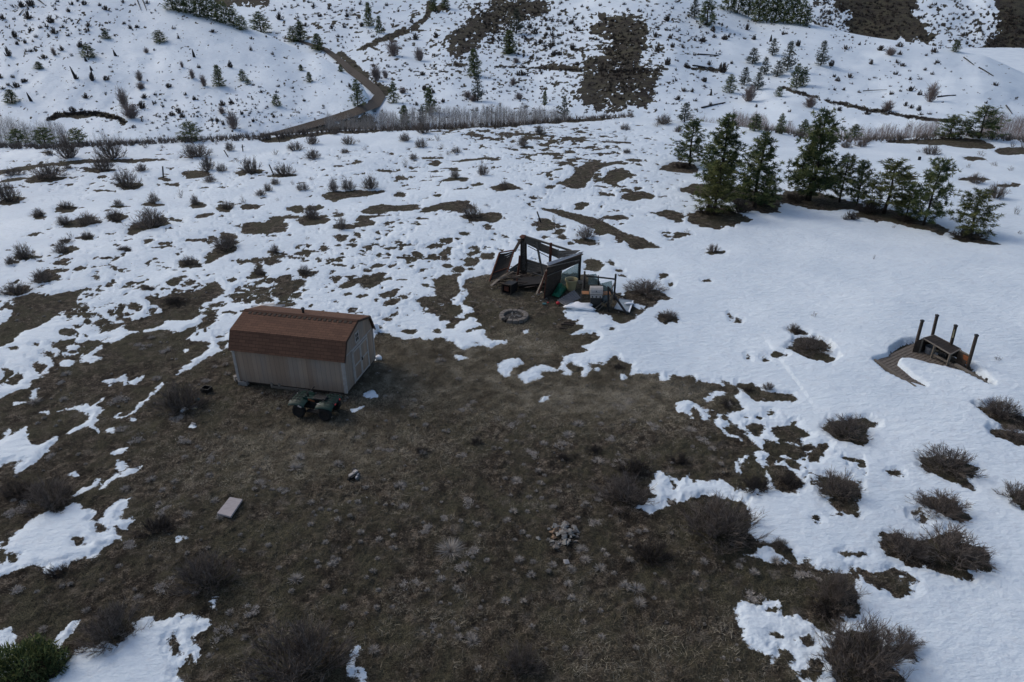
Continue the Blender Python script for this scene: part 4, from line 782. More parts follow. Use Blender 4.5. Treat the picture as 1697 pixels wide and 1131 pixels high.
# ================================================================ MASSES NOBODY COULD COUNT
# brush specks on the hills
def hill_brush():
    A = []; B = []; g = RNG
    spots_ = list(HREST)
    def scatter(hill, cx, cy, rx, ry, n, s0=3, s1=7):
        for _ in range(n):
            x = cx+g.normal()*rx; y = cy+g.normal()*ry
            v = float(hill.vof(x, y))
            if 0.03 < v < .985 and -60 < x < 1760 and (hill is not left_hill or x < 610): spots_.append((hill, x, y, g.uniform(s0, s1), g.uniform(s0*.8, s1*.7)))
    scatter(left_hill, 70, 40, 90, 40, 150); scatter(left_hill, 330, 195, 110, 20, 170); scatter(left_hill, 200, 110, 150, 60, 90, 2, 4); scatter(left_hill, 470, 150, 70, 30, 60, 2, 5)
    scatter(back_hill, 540, 40, 60, 30, 160); scatter(back_hill, 700, 140, 80, 35, 150, 3, 8); scatter(back_hill, 900, 70, 60, 40, 200, 4, 9); scatter(back_hill, 1120, 60, 50, 35, 130, 3, 8); scatter(back_hill, 1130, 150, 60, 25, 60)
    scatter(back_hill, 1400, 120, 120, 35, 130, 2, 5); scatter(back_hill, 1250, 40, 60, 14, 60, 2, 6); scatter(back_hill, 1420, 70, 100, 8, 50, 2, 6); scatter(back_hill, 840, 40, 50, 28, 420, 3, 7); scatter(back_hill, 1030, 110, 30, 45, 520, 3, 8); scatter(back_hill, 880, 150, 60, 20, 110, 3, 7)
    scatter(far_hill, 1450, 35, 60, 25, 400, 3, 7); scatter(far_hill, 1600, 40, 40, 30, 160, 3, 6); scatter(far_hill, 1680, 60, 30, 30, 260, 3, 8); scatter(far_hill, 1370, 30, 20, 18, 90, 3, 7)
    for hl_, pl, n_, j_, s_ in ((back_hill, "738,110 775,108 800,110 850,111 900,113 965,117", 90, 1.2, 7), (back_hill, "985,117 1040,118 1100,116", 70, 1.5, 8), (back_hill, "1140,112 1160,112 1205,118", 36, 2, 7), (back_hill, "1296,145 1320,151 1360,163", 46, 1.5, 6), (back_hill, "1366,166 1400,173 1430,180 1447,183 1491,191 1544,199 1570,201 1610,204", 200, 1.6, 7), (left_hill, "78,199 92,192 117,188 161,188 195,195 208,205", 150, 2.0, 8), (back_hill, "596,80 640,63 680,50 703,32 712,12", 60, 3, 5)):
        P_ = pp(pl); L_ = [math.dist(a, b) for a, b in zip(P_[:-1], P_[1:])]
        for _ in range(n_):
            i = g.choice(len(L_), p=np.array(L_)/sum(L_)); f = g.uniform(); x = P_[i][0]+(P_[i+1][0]-P_[i][0])*f; y = P_[i][1]+(P_[i+1][1]-P_[i][1])*f
            spots_.append((hl_, x, y+g.normal()*j_+1, g.uniform(.5, 1)*s_, g.uniform(.4, .8)*s_*.8))
    for hill, x, y, w, h in spots_:
        p = np.array(hill.at(x, y, -.1)); d = np.linalg.norm(p-np.array([0, 0, H])); m = d/FPX; n = int(10+w*1.6)
        az = g.uniform(0, 6.28, n); o = g.uniform(.05, 1, n)**.6
        b = p+np.stack([np.cos(az)*w*.25*m*o, np.sin(az)*w*.25*m*o, 0*az], 1)
        e = p+np.stack([np.cos(az)*w*.55*m*o, np.sin(az)*w*.5*m*o, h*m*(1-.55*o*o)*g.uniform(.6, 1.1, n)], 1)
        A.append(b); B.append(e)
    A = np.concatenate(A); B = np.concatenate(B); W = np.linalg.norm(B-A, axis=1)*.28
    V, F = tri_bank(A, B, W); o = np_mesh('hill_brush', V, F, M['twig_dark'], attrs={'tint': ('FLOAT', np.repeat(g.uniform(0, .8, len(A)), 3))})
    tag(o, 'countless small dark brush clumps speckling the snowy hillsides', 'brush', None, 'stuff')
hill_brush()
# leafless thickets along the creek
def thicket(name, mat, zones, label, seed):
    g = np.random.default_rng(seed); A = []; B = []; RA = []; RB = []
    for x0, x1, ytop, dy, n, D0, D1, wob in zones:
        for _ in range(n):
            x = g.uniform(x0, x1); yt = ytop+(dy*(x-x0)/(x1-x0))+abs(g.normal())*wob+float(vnoise(np.array([x/17.]), np.array([seed*1.]), 7)[0])*12+float(vnoise(np.array([x/5.]), np.array([seed*1.]), 8)[0])*8; D = g.uniform(D0, D1)
            dx, dy_, dz = ray(x, yt); t = D/dy_; top = np.array([dx*t, D, H+dz*t]); zb = top[2]-g.uniform(4.5, 7.5)
            base = np.array([top[0]+g.normal()*.35, D+g.normal()*.2, zb]); m = D/FPX
            mid = (base+top)/2+g.normal(size=3)*.12
            A += [base, mid]; B += [mid, top]; RA += [.13*m, .11*m]; RB += [.11*m, .06*m]
            for k in range(8):
                f = g.uniform(.35, .95); q = base+(top-base)*f; L = (1-f*.6)*2.6*g.uniform(.5, 1)
                d = np.array([g.normal()*.6, g.normal()*.5, 1.0]); d /= np.linalg.norm(d); A.append(q); B.append(q+d*L); RA.append(.09*m); RB.append(.04*m)
    A = np.array(A); B = np.array(B); V, F = prism_bank(A, B, np.array(RA), np.array(RB))
    o = np_mesh(name, V, F, M[mat], attrs={'tint': ('FLOAT', np.repeat(g.uniform(0, 1, len(A)), 6))}); tag(o, label, 'thicket', None, 'stuff')
thicket('aspen_thicket', 'stem_grey', [(-40, 105, 188, 14, 405, 112, 150, 9), (105, 200, 206, 14, 62, 115, 150, 10), (395, 560, 226, -34, 234, 150, 185, 9), (540, 700, 192, -12, 655, 150, 185, 9), (700, 800, 178, 0, 405, 150, 185, 10), (800, 940, 172, 12, 655, 150, 190, 9), (940, 1100, 190, 2, 93, 150, 190, 8)], 'dense stand of pale grey leafless saplings along the creek behind the meadow', 31)
thicket('willow_thicket', 'twig_red', [(1140, 1190, 190, 4, 78, 125, 160, 8), (1215, 1275, 182, 12, 286, 125, 160, 8), (1275, 1400, 205, 4, 520, 120, 160, 9), (1400, 1560, 211, -8, 624, 120, 160, 10), (1560, 1640, 213, -4, 156, 120, 160, 8), (1636, 1740, 178, 14, 442, 110, 150, 12), (560, 690, 206, -8, 130, 150, 180, 8), (740, 880, 196, 0, 182, 150, 180, 8)], 'reddish leafless willow scrub filling the creek bottom behind the meadow', 32)

def crest_brush():
    g = np.random.default_rng(77); A = []; B = []
    for _ in range(1500):
        x = g.choice([g.uniform(-20, 440), g.uniform(430, 1050), g.uniform(1240, 1697)], p=[.35, .4, .25]); i = np.interp(x, [c[0] for c in CREST], [c[1] for c in CREST])
        q = gnd(x, i+g.uniform(-6, 2)); z = float(bench_z(np.array([float(q[0])]), np.array([float(q[1])]))[0]); n = 9
        p = np.array([float(q[0]), float(q[1]), z]); az = g.uniform(0, 6.28, n); o = g.uniform(0, .5, n); hh = g.uniform(.3, .9)
        A.append(p+np.zeros((n, 3))); B.append(p+np.stack([np.cos(az)*o, np.sin(az)*o, hh*g.uniform(.6, 1.1, n)], 1))
    A = np.concatenate(A); B = np.concatenate(B); V, F = tri_bank(A, B, np.full(len(A), .07)); o = np_mesh('crest_brush', V, F, M['twig'], attrs={'tint': ('FLOAT', np.repeat(g.uniform(0, 1, len(A)), 3))})
    tag(o, 'low brown brush fringing the far crest of the meadow', 'brush', None, 'stuff')
crest_brush()
# dead grass on the bare ground
def bare_points(n, rmin=8, rmax=60, thr=-.02, w=None, clump=0):
    sel = np.nonzero((GF < thr) & (RR.ravel() > rmin) & (RR.ravel() < rmax) & (abs(AA.ravel()) < R(44)) & (GDK > .2))[0]
    dr = np.gradient(rs); wt = (RR*dr[:, None]).ravel()[sel]
    wt = wt/(1+(RR.ravel()[sel]/30)**2)
    if w is not None: wt = wt*w[sel]
    k = RNG.choice(sel, n, p=wt/wt.sum())
    j = RNG.uniform(-.5, .5, (n, 2)); d = (RR*.0016).ravel()[k]
    x = X[k]+j[:, 0]*.06; y = Y[k]+j[:, 1]*.06; ok = (vnoise(x/.13, y/.13, 5)+.5*vnoise(x/.5, y/.5, 6) > -.04) | (clump == 0); return np.stack([x, y, Z[k]], 1)[ok]
M['grass_dead'] = varied('grass_dead', [(.018, .015, .010), (.050, .043, .031), (.115, .102, .075), (.30, .27, .215)])
M['grass_pale'] = varied('grass_pale', [(.24, .215, .19), (.38, .35, .315), (.56, .53, .49)])
M['grass_straw'] = varied('grass_straw', [(.10, .085, .06), (.21, .185, .135), (.36, .325, .25)])
def blades(P, length, width, flat, col, name, label, curve=.0):
    n = len(P); az = RNG.uniform(0, 2*math.pi, n); L = length*RNG.uniform(.5, 1.4, n); el = np.abs(RNG.normal(size=n))*flat
    d = np.stack([np.cos(az), np.sin(az), el], 1); d /= np.linalg.norm(d, axis=1)[:, None]
    b = P.copy(); b[:, 2] += .004; V, F = tri_bank(b, b+d*L[:, None], width*RNG.uniform(.6, 1.4, n), np.tile([[0, 0, 1.]], (n, 1))+RNG.normal(size=(n, 3))*.3)
    t = np.clip(vnoise(P[:, 0]/.33, P[:, 1]/.33, 61)*.9+vnoise(P[:, 0]/1.6, P[:, 1]/1.6, 62)*.7+.42+RNG.normal(size=n)*.18, 0, 1)
    o = np_mesh(name, V, F, M[col], attrs={'tint': ('FLOAT', np.repeat(t, 3))}); tag(o, label, 'grass', None, 'stuff')
blades(bare_points(420000, clump=1), .10, .009, .5, 'grass_dead', 'dead_grass', 'matted dead brown grass covering the thawed bare ground')
blades(bare_points(130000, w=np.clip(STRAW, 0, 1)**1.5+1e-6), .17, .011, .4, 'grass_straw', 'straw_grass', 'paler flattened straw coloured grass right of the shed and round the fire ring')
TUFT = """593,833,8 546,846,6 606,809,8 663,806,16 704,812,8 670,841,12 598,883,9 628,895,9 702,883,12 791,870,9 764,864,6 846,822,6 877,825,8 898,827,7 851,848,10 841,864,11 874,849,7 866,883,8 892,781,9 895,801,8 838,794,7 971,836,9 989,864,15 1023,848,11 1044,888,9 747,913,34 780,913,14 807,930,8 618,948,9 678,963,16 731,961,11 765,945,14 756,976,9 627,979,7 624,1008,8 650,1007,6 569,1008,10 582,1036,8 718,1039,11 751,1034,8 796,1008,6 838,997,12 760,1058,12 780,1055,12 793,1110,10 861,929,12 880,953,11 883,932,8 916,937,10 947,945,12 965,913,16 971,929,13 995,943,15 942,969,11 1018,951,7 1044,929,10 1055,977,18 1000,913,7 997,1057,10 853,896,6
198,940,9 269,971,18 143,1013,10 104,973,8 62,982,7 26,979,14 71,1045,12 381,1016,10 416,1013,14 366,1047,18 407,1058,10 348,1089,10 491,961,18 483,981,8 525,932,7 431,802,14 473,812,12 269,846,14 311,854,12 357,831,12 250,796,12 290,799,9 42,838,20 19,854,14 489,776,18 347,789,10 532,845,8 207,812,12 58,667,16 196,663,18 233,573,14 111,621,12 101,634,10 260,629,12 228,728,14 294,695,16 106,663,10 196,713,12 80,756,16 276,581,12 353,761,14 305,732,12
959,704,14 996,704,8 1049,699,10 1081,707,12 943,723,16 933,736,14 901,736,10 1145,715,14 1163,728,12 930,669,12 1023,675,14 1047,667,16 882,757,15 991,765,14 1028,769,11 818,744,8 991,825,12 785,668,10 768,680,12 685,690,10 705,706,9 655,728,10 640,748,12 700,752,10 560,770,12 610,750,9 730,600,14 850,700,18 860,690,14 1250,950,12 1285,930,14 1330,955,16 1225,940,10 1110,835,10 1195,770,8 1180,745,10 560,862,9 540,900,8 560,930,9 445,905,8 515,870,8"""
def tufts():
    P = []; E = []; W = []; T = []; g = RNG
    L = [tuple(map(float, q.split(','))) for q in TUFT.split()]
    ex = bare_points(430, 12, 42, -.25)
    items = []
    xs = np.array([l[0] for l in L]); ys = np.array([l[1] for l in L]); q = spots(xs, ys)
    for l, p in zip(L, q): items.append((p, l[2]/pxm(l[1])))
    for p in ex: items.append((p, g.uniform(.05, .14)*(2.2 if g.uniform() < .16 else 1)))
    for p, r in items:
        mode = g.uniform()
        if r < .22 or mode < .45:       # bunch grass, splayed from one crown
            n = int(70+420*r); az = g.uniform(0, 6.28, n); o = g.uniform(.1, 1, n)**.7*r
            b = p+np.stack([np.cos(az)*o*.15, np.sin(az)*o*.15, 0*az], 1)
            e = p+np.stack([np.cos(az)*o, np.sin(az)*o, (.03+.55*r)*(1-(o/r)**2*.8)*g.uniform(.5, 1, n)+.01], 1)
            P.append(b); E.append(e); W.append(g.uniform(.009, .018, n)); T.append(np.clip(.5+g.normal(size=n)*.25, 0, 1))
        else:                            # flat mat of pale cushions and stubble
            n = int(1700*r); c = g.normal(size=(5, 2))*r*.45; k = g.integers(0, 5, n)
            o = c[k]+g.normal(size=(n, 2))*r*.20; az = g.uniform(0, 6.28, n); ln = g.uniform(.03, .08, n)
            b = p+np.stack([o[:, 0], o[:, 1], 0*az+.01], 1); e = b+np.stack([np.cos(az)*ln, np.sin(az)*ln, ln*g.uniform(.1, .8, n)], 1)
            P.append(b); E.append(e); W.append(g.uniform(.01, .022, n)); T.append(np.clip(.45+g.normal(size=n)*.3, 0, 1))
    P = np.concatenate(P); E = np.concatenate(E); W = np.concatenate(W); T = np.concatenate(T)
    V, F = tri_bank(P, E, W); o = np_mesh('grass_tufts', V, F, M['grass_pale'], attrs={'tint': ('FLOAT', np.repeat(T, 3))}); tag(o, 'pale bleached bunch grass tufts dotted over the dark bare ground', 'grass tufts', None, 'stuff')
tufts()
# ================================================================ THE SHED
SB = G(575.5, 656.7)                     # near right corner of its floor
SY = -.213
u = Vector((math.cos(SY), math.sin(SY), 0)); w = Vector((-math.sin(SY), math.cos(SY), 0))
SL, SW, SHh, SHK, SHR, SIN = 4.88, 3.0, 1.66, 2.34, 2.68, .31
shed = empty('storage_shed', SB-u*SL/2+w*SW/2, 'tan wooden gambrel shed with brown shingle roof and white double doors', 'shed', rz=SY)
# local frame: x along the length (doors at +x), y across, z up; centred
gz0 = gz(SB.x-2.2, SB.y+1.4); hx, hy = SL/2, SW/2; Z0 = .14
def siding(name, axis):
    t = NT(name); P = t.pos('Object'); sep = t.n('ShaderNodeSeparateXYZ'); t.l(P, sep.inputs[0]); c = sep.outputs[axis]
    fl = t.math('FLOOR', t.math('MULTIPLY', c, 4.92)); wn_ = t.n('ShaderNodeTexWhiteNoise', noise_dimensions='1D'); t.l(fl, wn_.inputs['W'])
    fl2 = t.math('FLOOR', t.math('MULTIPLY', c, 1.64)); wn2 = t.n('ShaderNodeTexWhiteNoise', noise_dimensions='1D'); t.l(fl2, wn2.inputs['W'])
    st = t.noise(9, t.mapv(P, (6, 6, .25)), 5, .7); big = t.noise(1.0, t.mapv(P, (1, 1, .3)), 3)
    a = t.math('ADD', t.math('MULTIPLY', wn_.outputs[0], .35), t.math('ADD', t.math('MULTIPLY', wn2.outputs[0], .25), t.math('MULTIPLY', st, .5)))
    col = t.ramp(a, [(.2, (.24, .172, .128)), (.5, (.315, .236, .178)), (.85, (.385, .30, .232))])
    col = t.mix(t.mr(big, .45, .7), col, (.25, .222, .20))
    gv = t.math('LESS_THAN', t.math('FRACT', t.math('MULTIPLY', c, 4.92)), .09)
    col = t.mix(t.math('MULTIPLY', gv, .35), col, (.07, .06, .055))
    dirt = t.mr(sep.outputs[2], .25, .75, .45, 0); col = t.mix(t.math('MULTIPLY', dirt, t.noise(6, P)), col, (.10, .085, .07))
    return t.fin(col, .8, t.bump(t.math('SUBTRACT', st, t.math('MULTIPLY', gv, 1.5)), .5, .012))
MS1, MS2 = siding('shed_siding_long', 0), siding('shed_siding_gable', 1)
b = MB(); th = .05
prof = [(-hy, Z0), (-hy, SHh), (-hy+SIN, SHK), (0, SHR), (hy-SIN, SHK), (hy, SHh), (hy, Z0)]
def loc_obj(mb, name, mat, parent=shed): return mb.build(name, mat, parent, xf=True)
b.box((0, -hy+th/2, (Z0+SHh)/2), (SL, th, SHh-Z0)); b.box((0, hy-th/2, (Z0+SHh)/2), (SL, th, SHh-Z0)); loc_obj(b, 'side_wall', MS1)
for sgn in (-1, 1):
    g_ = MB(); x0 = sgn*(hx+.002); x1 = sgn*(hx-th)
    A = [(x0, y, z) for y, z in prof]; B_ = [(x1, y, z) for y, z in prof]; n = len(prof)
    g_.add(A+B_, [tuple(range(n)), tuple(range(2*n-1, n-1, -1))]+[(i, (i+1) % n, (i+1) % n+n, i+n) for i in range(n)])
    loc_obj(g_, 'gable_wall', MS2)
b = MB(); b.box((0, 0, Z0-.03), (SL-.04, SW-.04, .10)); loc_obj(b, 'floor_frame', M['wood_dark'])
for sx in (-1, 1):
    for sy in (-1, 1):
        tb = MB(); tb.box((sx*(hx+.012), sy*(hy-.035), (Z0+SHh)/2-.02), (.024, .075, SHh-Z0)); tb.box((sx*(hx-.0355), sy*(hy+.012), (Z0+SHh)/2-.02), (.119, .024, SHh-Z0-.004)); loc_obj(tb, 'corner_trim', M['white_paint'])
tb = MB(); tb.box((0, -hy-.012, SHh-.05), (SL-.22, .02, .07)); loc_obj(tb, 'eave_trim', M['white_paint'])
tb = MB(); tb.box((hx+.012, 0, SHh+.02), (.018, SW-.16, .035)); loc_obj(tb, 'gable_trim', M['white_paint'])
# roof: two slopes each side, with shingles
def shingle(name, dark):
    t = NT(name); uv = t.n('ShaderNodeUVMap').outputs[0]; br = t.n('ShaderNodeTexBrick'); t.l(uv, br.inputs[0])
    br.inputs['Scale'].default_value = 1; br.inputs['Brick Width'].default_value = .30; br.inputs['Row Height'].default_value = .13; br.inputs['Mortar Size'].default_value = .008; br.offset = .5
    k = dark
    br.inputs['Color1'].default_value = (.135*k, .075*k, .050*k, 1); br.inputs['Color2'].default_value = (.088*k, .050*k, .035*k, 1); br.inputs['Mortar'].default_value = (.035*k, .02*k, .015*k, 1)
    P = t.pos('Object'); n = t.noise(60, P, 3, .7); big = t.noise(1.3, P, 3)
    col = t.mix(t.mr(n, .3, .7, 0, .45), br.outputs[0], (.16*k, .085*k, .06*k)); col = t.mix(t.mr(big, .4, .7, 0, .35), col, (.08, .046, .032))
    return t.fin(col, .9, t.bump(t.math('ADD', br.outputs['Fac'], t.math('MULTIPLY', n, -.4)), .6, .012), 0, .15)
MRf = shingle('roof_shingle', 1.0)
def roof_panel(name, p0, p1, ov=.10):    # p0 lower (y,z), p1 upper
    (y0, z0), (y1, z1) = p0, p1; dy, dz = y1-y0, z1-z0; L = math.hypot(dy, dz); n = Vector((0, -dz, dy)) if dy*1 > 0 else Vector((0, dz, -dy)); n.normalize()
    if n.z < 0: n = -n
    X0, X1 = -hx-ov, hx+ov; q = [Vector((X0, y0, z0)), Vector((X1, y0, z0)), Vector((X1, y1, z1)), Vector((X0, y1, z1))]
    b = MB(); b.add([p+n*.045 for p in q]+[p+n*.005 for p in q], [(0, 1, 2, 3), (7, 6, 5, 4), (0, 4, 5, 1), (1, 5, 6, 2), (2, 6, 7, 3), (3, 7, 4, 0)])
    o = loc_obj(b, name, MRf); me = o.data; uvl = me.uv_layers.new(name='UVMap')
    for lp in me.loops:
        c = me.vertices[lp.vertex_index].co; uvl.data[lp.index].uv = (c.x, math.hypot(c.y-y0, c.z-z0))
    return o
d_ = Vector((SIN, SHK-SHh)).normalized()
for s_ in (-1, 1):
    roof_panel('lower_roof', (s_*(hy+.06), SHh-.08), (s_*(hy-SIN+.004), SHK))
    roof_panel('upper_roof', (s_*(hy-SIN+.035), SHK-.012), (s_*.0, SHR))
rc = MB(); rc.mi = 0
rc.slab([(-hx-.11, -.12, SHR+.022), (hx+.11, -.12, SHR+.022), (hx+.11, 0, SHR+.062), (-hx-.11, 0, SHR+.062)], .012); rc.slab([(-hx-.11, 0, SHR+.062), (hx+.11, 0, SHR+.062), (hx+.11, .12, SHR+.022), (-hx-.11, .12, SHR+.022)], .012)
rc.mi = 1  # shingle tabs, coloured dark to carry the shadows of the cap shingles
for k in range(21): x = -hx+.18+k*.225; rc.slab([(x, -.245, SHR-.015), (x+.115, -.245, SHR-.015), (x+.115, -.115, SHR+.036), (x, -.115, SHR+.036)], .016)
loc_obj(rc, 'ridge_cap', [MRf, simple('shingle_tab_shadow', (.06, .045, .035), (.035, .028, .022), 30, .9)])
for sx in (-1, 1):
    fb = MB(); X = sx*(hx+.115)
    pts_ = [(-hy-.06, SHh-.10), (-hy+SIN, SHK-.01), (0, SHR-.005), (hy-SIN, SHK-.01), (hy+.06, SHh-.10)]
    for p, q in zip(pts_[:-1], pts_[1:]): fb.beam((X, p[0], p[1]), (X, q[0], q[1]), .022, .07)
    loc_obj(fb, 'rake_board', M['wood_brown'])
pf = MB(); pf.slab([(hx-.95, -hy-.03, SHh-.01), (hx-.2, -hy-.03, SHh-.01), (hx-.2, -hy+.01, SHh+.1), (hx-.95, -hy+.01, SHh+.1)], .13); 
vt = MB(); vt.tube([(-.1, .42, SHR-.1), (-.1, .42, SHR+.12)], .05, 10); vt.tube([(-.1, .42, SHR+.11), (-.1, .42, SHR+.17)], [.09, .06], 10); loc_obj(vt, 'roof_vent', M['black_metal'])
# double doors in the +x gable, with trim and braces
for k, (y0, y1) in enumerate(((-hy+.84, -hy+1.55), (-hy+1.57, -hy+2.3))):
    z0, z1 = Z0+.05, 1.58; d = MB(); d.box((hx+.014, (y0+y1)/2, (z0+z1)/2), (.022, y1-y0, z1-z0)); o = loc_obj(d, 'door', MS2)
    f = MB(); X = hx+.033
    for yy in (y0+.035, y1-.035): f.box((X, yy, (z0+z1)/2), (.016, .07, z1-z0))
    for zz in (z0+.035, (z0+z1)/2, z1-.035): f.box((X+.002, (y0+y1)/2, zz), (.015, y1-y0-.145, .07))
    fo = f.build('door_trim', M['white_paint'], o, xf=True)
dh = MB(); dh.box((hx+.06, -hy+1.61, .9), (.04, .03, .14)); loc_obj(dh, 'door_handle', M['black_metal'])
df = MB()
for yy in (-hy+.80, -hy+2.34): df.box((hx+.016, yy, (Z0+1.6)/2+.03), (.026, .07, 1.52))
df.box((hx+.016, -hy+1.57, 1.64), (.028, 1.61, .07)); loc_obj(df, 'door_frame', M['white_paint'])
wf = MB()
for yy in (-.26, .08): wf.box((hx+.018, yy, 2.0), (.03, .065, .44))
for zz in (1.80, 2.2): wf.box((hx+.02, -.09, zz), (.032, .40, .065))
wo_ = loc_obj(wf, 'window_frame', M['white_paint']); wg = MB(); wg.box((hx+.008, -.09, 2.0), (.012, .30, .36)); wg.build('pane', simple('pane_dark', (.02, .024, .028), None, 5, .15, 0, spec=.6), wo_, xf=True)
wm = MB(); wm.box((hx+.02, -.09, 2.0), (.012, .02, .36)); wm.box((hx+.021, -.09, 2.0), (.012, .30, .02)); wm.build('muntin', M['white_paint'], wo_, xf=True)
# blocks it sits on, loose blocks beside it
def cinder(name, p, rz, label, cat, group=None, upright=False):
    b = MB(); L, W_, Hh, t_ = .40, .20, .19, .035
    b.box((0, -W_/2+t_/2, 0), (L, t_, Hh)); b.box((0, W_/2-t_/2, 0), (L, t_, Hh))
    for x in (-L/2+t_/2, 0, L/2-t_/2): b.box((x, 0, 0), (t_-.002, W_-2*t_-.002, Hh-.004))
    o = b.build(name, M['concrete']); o.location = p; o.rotation_euler = (R(90) if upright else 0, 0, rz); tag(o, label, cat, group); return o
c1 = SB-u*(SL-.25)-w*.02; cinder('concrete_block', (c1.x, c1.y, .07), SY, 'concrete block under the left front corner of the shed', 'block')
c2 = SB-u*(SL+.12)+w*.25; cinder('concrete_block', (c2.x, c2.y, .14), SY+.9, 'hollow concrete block standing on end left of the shed', 'block', upright=True)
for k, dd in enumerate((3.35, 3.0)):
    b = MB(); b.box((0, 0, 0), (.09, .12, .24)); o = bevel(b.build('wooden_stub', M['wood_pale'])); p = SB-u*dd+w*.03; o.location = (p.x, p.y, .1); o.rotation_euler = (0, 0, SY)
    tag(o, ['short wooden support stub under the shed, nearer the left corner', 'short wooden support stub under the shed, nearer the quad bike'][k], 'support', 'support stubs under the shed')
b = MB(); b.box((0, 0, .05), (1.6, .05, .10)); o = b.build('skid_board', M['wood_grey']); p = SB-u*2.5-w*.03; o.location = (p.x, p.y, 0); o.rotation_euler = (0, 0, SY); tag(o, 'grey skid board lying along the foot of the shed wall', 'board')
# sheet metal and tarp heap behind the shed, and snow against its back corner
hp = empty('scrap_heap', G(440, 512), 'heap of crumpled dark sheeting behind the upper left of the shed roof', 'scrap heap')
b = MB(); g = random.Random(6); Yh = Yof(512)-.8
for k in range(22):
    x = g.uniform(413, 458); y0 = 506+g.uniform(0, 9); p = pt(x, y0, Yh+g.uniform(-.3, .5)); q = p+Vector((g.uniform(.3, .8), g.uniform(-.1, .2), g.uniform(-.10, .08)))
    b.slab([p, q, q+Vector((0, .10, .05)), p+Vector((0, .12, .04))], .015)
b.build('crumpled_sheet', M['grey_metal'], hp)
def blob_mesh(name, mat, loc, r, squash=.5, seed=1, label=None, cat=None, kind=None, n=3, rough=.35, group=None):
    import bmesh
    bm = bmesh.new(); bmesh.ops.create_icosphere(bm, subdivisions=n, radius=1)
    for v in bm.verts:
        c = v.co.copy(); k = 1+rough*(float(fbm(np.array([c.x*1.3+seed]), np.array([c.y*1.3+c.z]), seed, 3)[0]))
        v.co = Vector((c.x*r[0]*k, c.y*r[1]*k, c.z*r[2]*k))
    for f in bm.faces: f.smooth = True
    me = bpy.data.meshes.new(name); bm.to_mesh(me); bm.free(); me.materials.append(mat); o = bpy.data.objects.new(name, me); COL.objects.link(o); o.location = loc; tag(o, label, cat, group, kind); return o
p = G(627, 596); blob_mesh('snow_lump', M['snow_solid'], (p.x, p.y, .08), (.16, .13, .13), seed=3, label='small lump of snow at the back right corner of the shed', cat='snow lump')
p = G(622, 549); blob_mesh('snow_lump', M['snow_solid'], (p.x, p.y, .08), (.2, .25, .3), seed=4, label='pointed lump of snow behind the shed eave', cat='snow lump')

# ================================================================ QUAD BIKE
qb = empty('quad_bike', G(526, 684), 'dark green four wheeled quad bike parked against the shed wall', 'quad bike', rz=SY-.02)
qs = .93; qb.scale = (qs, qs, qs)
def Q(mb, name, mat, parent=qb, **k): return mb.build(name, mat, parent, xf=True, **k)
WR = .28                                     # front at -x
for wx_ in (-.58, .60):
    for wy_ in (-.42, .42):
        t_ = MB(); R0 = WR; Wd = .24
        prof_ = [(.13, -Wd/2*.8), (R0-.05, -Wd/2), (R0-.01, -Wd/2*.75), (R0, -.04), (R0, .04), (R0-.01, Wd/2*.75), (R0-.05, Wd/2), (.13, Wd/2*.8)]
        ring = []; n = 24
        for r_, yv in prof_:
            for k in range(n):
                a = 2*math.pi*k/n; rr = r_+(.012 if (k % 2 and r_ > R0-.02) else 0); ring.append((wx_+rr*math.cos(a), wy_+yv, WR+rr*math.sin(a)))
        t_.add(ring, [(i*n+k, i*n+(k+1) % n, (i+1)*n+(k+1) % n, (i+1)*n+k) for i in range(len(prof_)-1) for k in range(n)])
        wh = Q(t_, 'wheel', M['rubber'], smooth=False)
        rm = MB(); rm.tube([(wx_, wy_-.09, WR), (wx_, wy_+.09, WR)], .135, 16); rm.tube([(wx_, wy_-.10, WR), (wx_, wy_+.10, WR)], .05, 10); rm.build('rim', M['black_metal'], wh, xf=True)
b = MB()                                     # frame, engine, axles
b.box((0, 0, .36), (1.15, .30, .16)); b.box((.02, 0, .5), (.42, .26, .24)); b.tube([(-.58, -.38, WR), (-.58, .38, WR)], .035, 8); b.tube([(.6, -.38, WR), (.6, .38, WR)], .04, 8)
b.tube([(-.2, -.28, .3), (.25, -.28, .3)], .03, 8); b.tube([(.1, .2, .42), (.75, .24, .48)], .05, 8)
Q(b, 'engine', M['black_metal'])
b = MB(); b.tube([(-.42, 0, .5), (-.30, 0, .86)], .035, 8); Q(b, 'steering_column', M['black_metal'])
def fender(x0, x1, flip):
    b = MB(); N = 9; rows = []
    for i in range(N):
        f = i/(N-1); x = x0+(x1-x0)*f; z = .62+.07*math.sin(math.pi*f)**.7
        rows.append([(x, y, z+zz) for y, zz in ((-.54, -.07), (-.49, .0), (-.20, .03), (0, .04), (.20, .03), (.49, .0), (.54, -.07))])
    V = [p for r_ in rows for p in r_]; m = 7; F = [(i*m+k, i*m+k+1, (i+1)*m+k+1, (i+1)*m+k) for i in range(N-1) for k in range(m-1)]
    b.add(V, F); b.add([(x, y, z-.03) for x, y, z in V], [f_[::-1] for f_ in F]); return b
for nm, x0, x1 in (('front_fender', -.98, -.26), ('rear_fender', .24, .98)):
    o = Q(fender(x0, x1, 0), nm, M['green_paint'], smooth=True)
b = MB(); b.box((-.18, 0, .68), (.42, .26, .16)); b.box((-.42, 0, .74), (.20, .30, .12)); o = bevel(Q(b, 'fuel_tank', M['green_paint']), .05, 3)
b = MB(); b.box((.24, 0, .74), (.56, .30, .12)); b.box((.46, 0, .79), (.18, .28, .08)); bevel(Q(b, 'seat', M['black_plastic']), .05, 3)
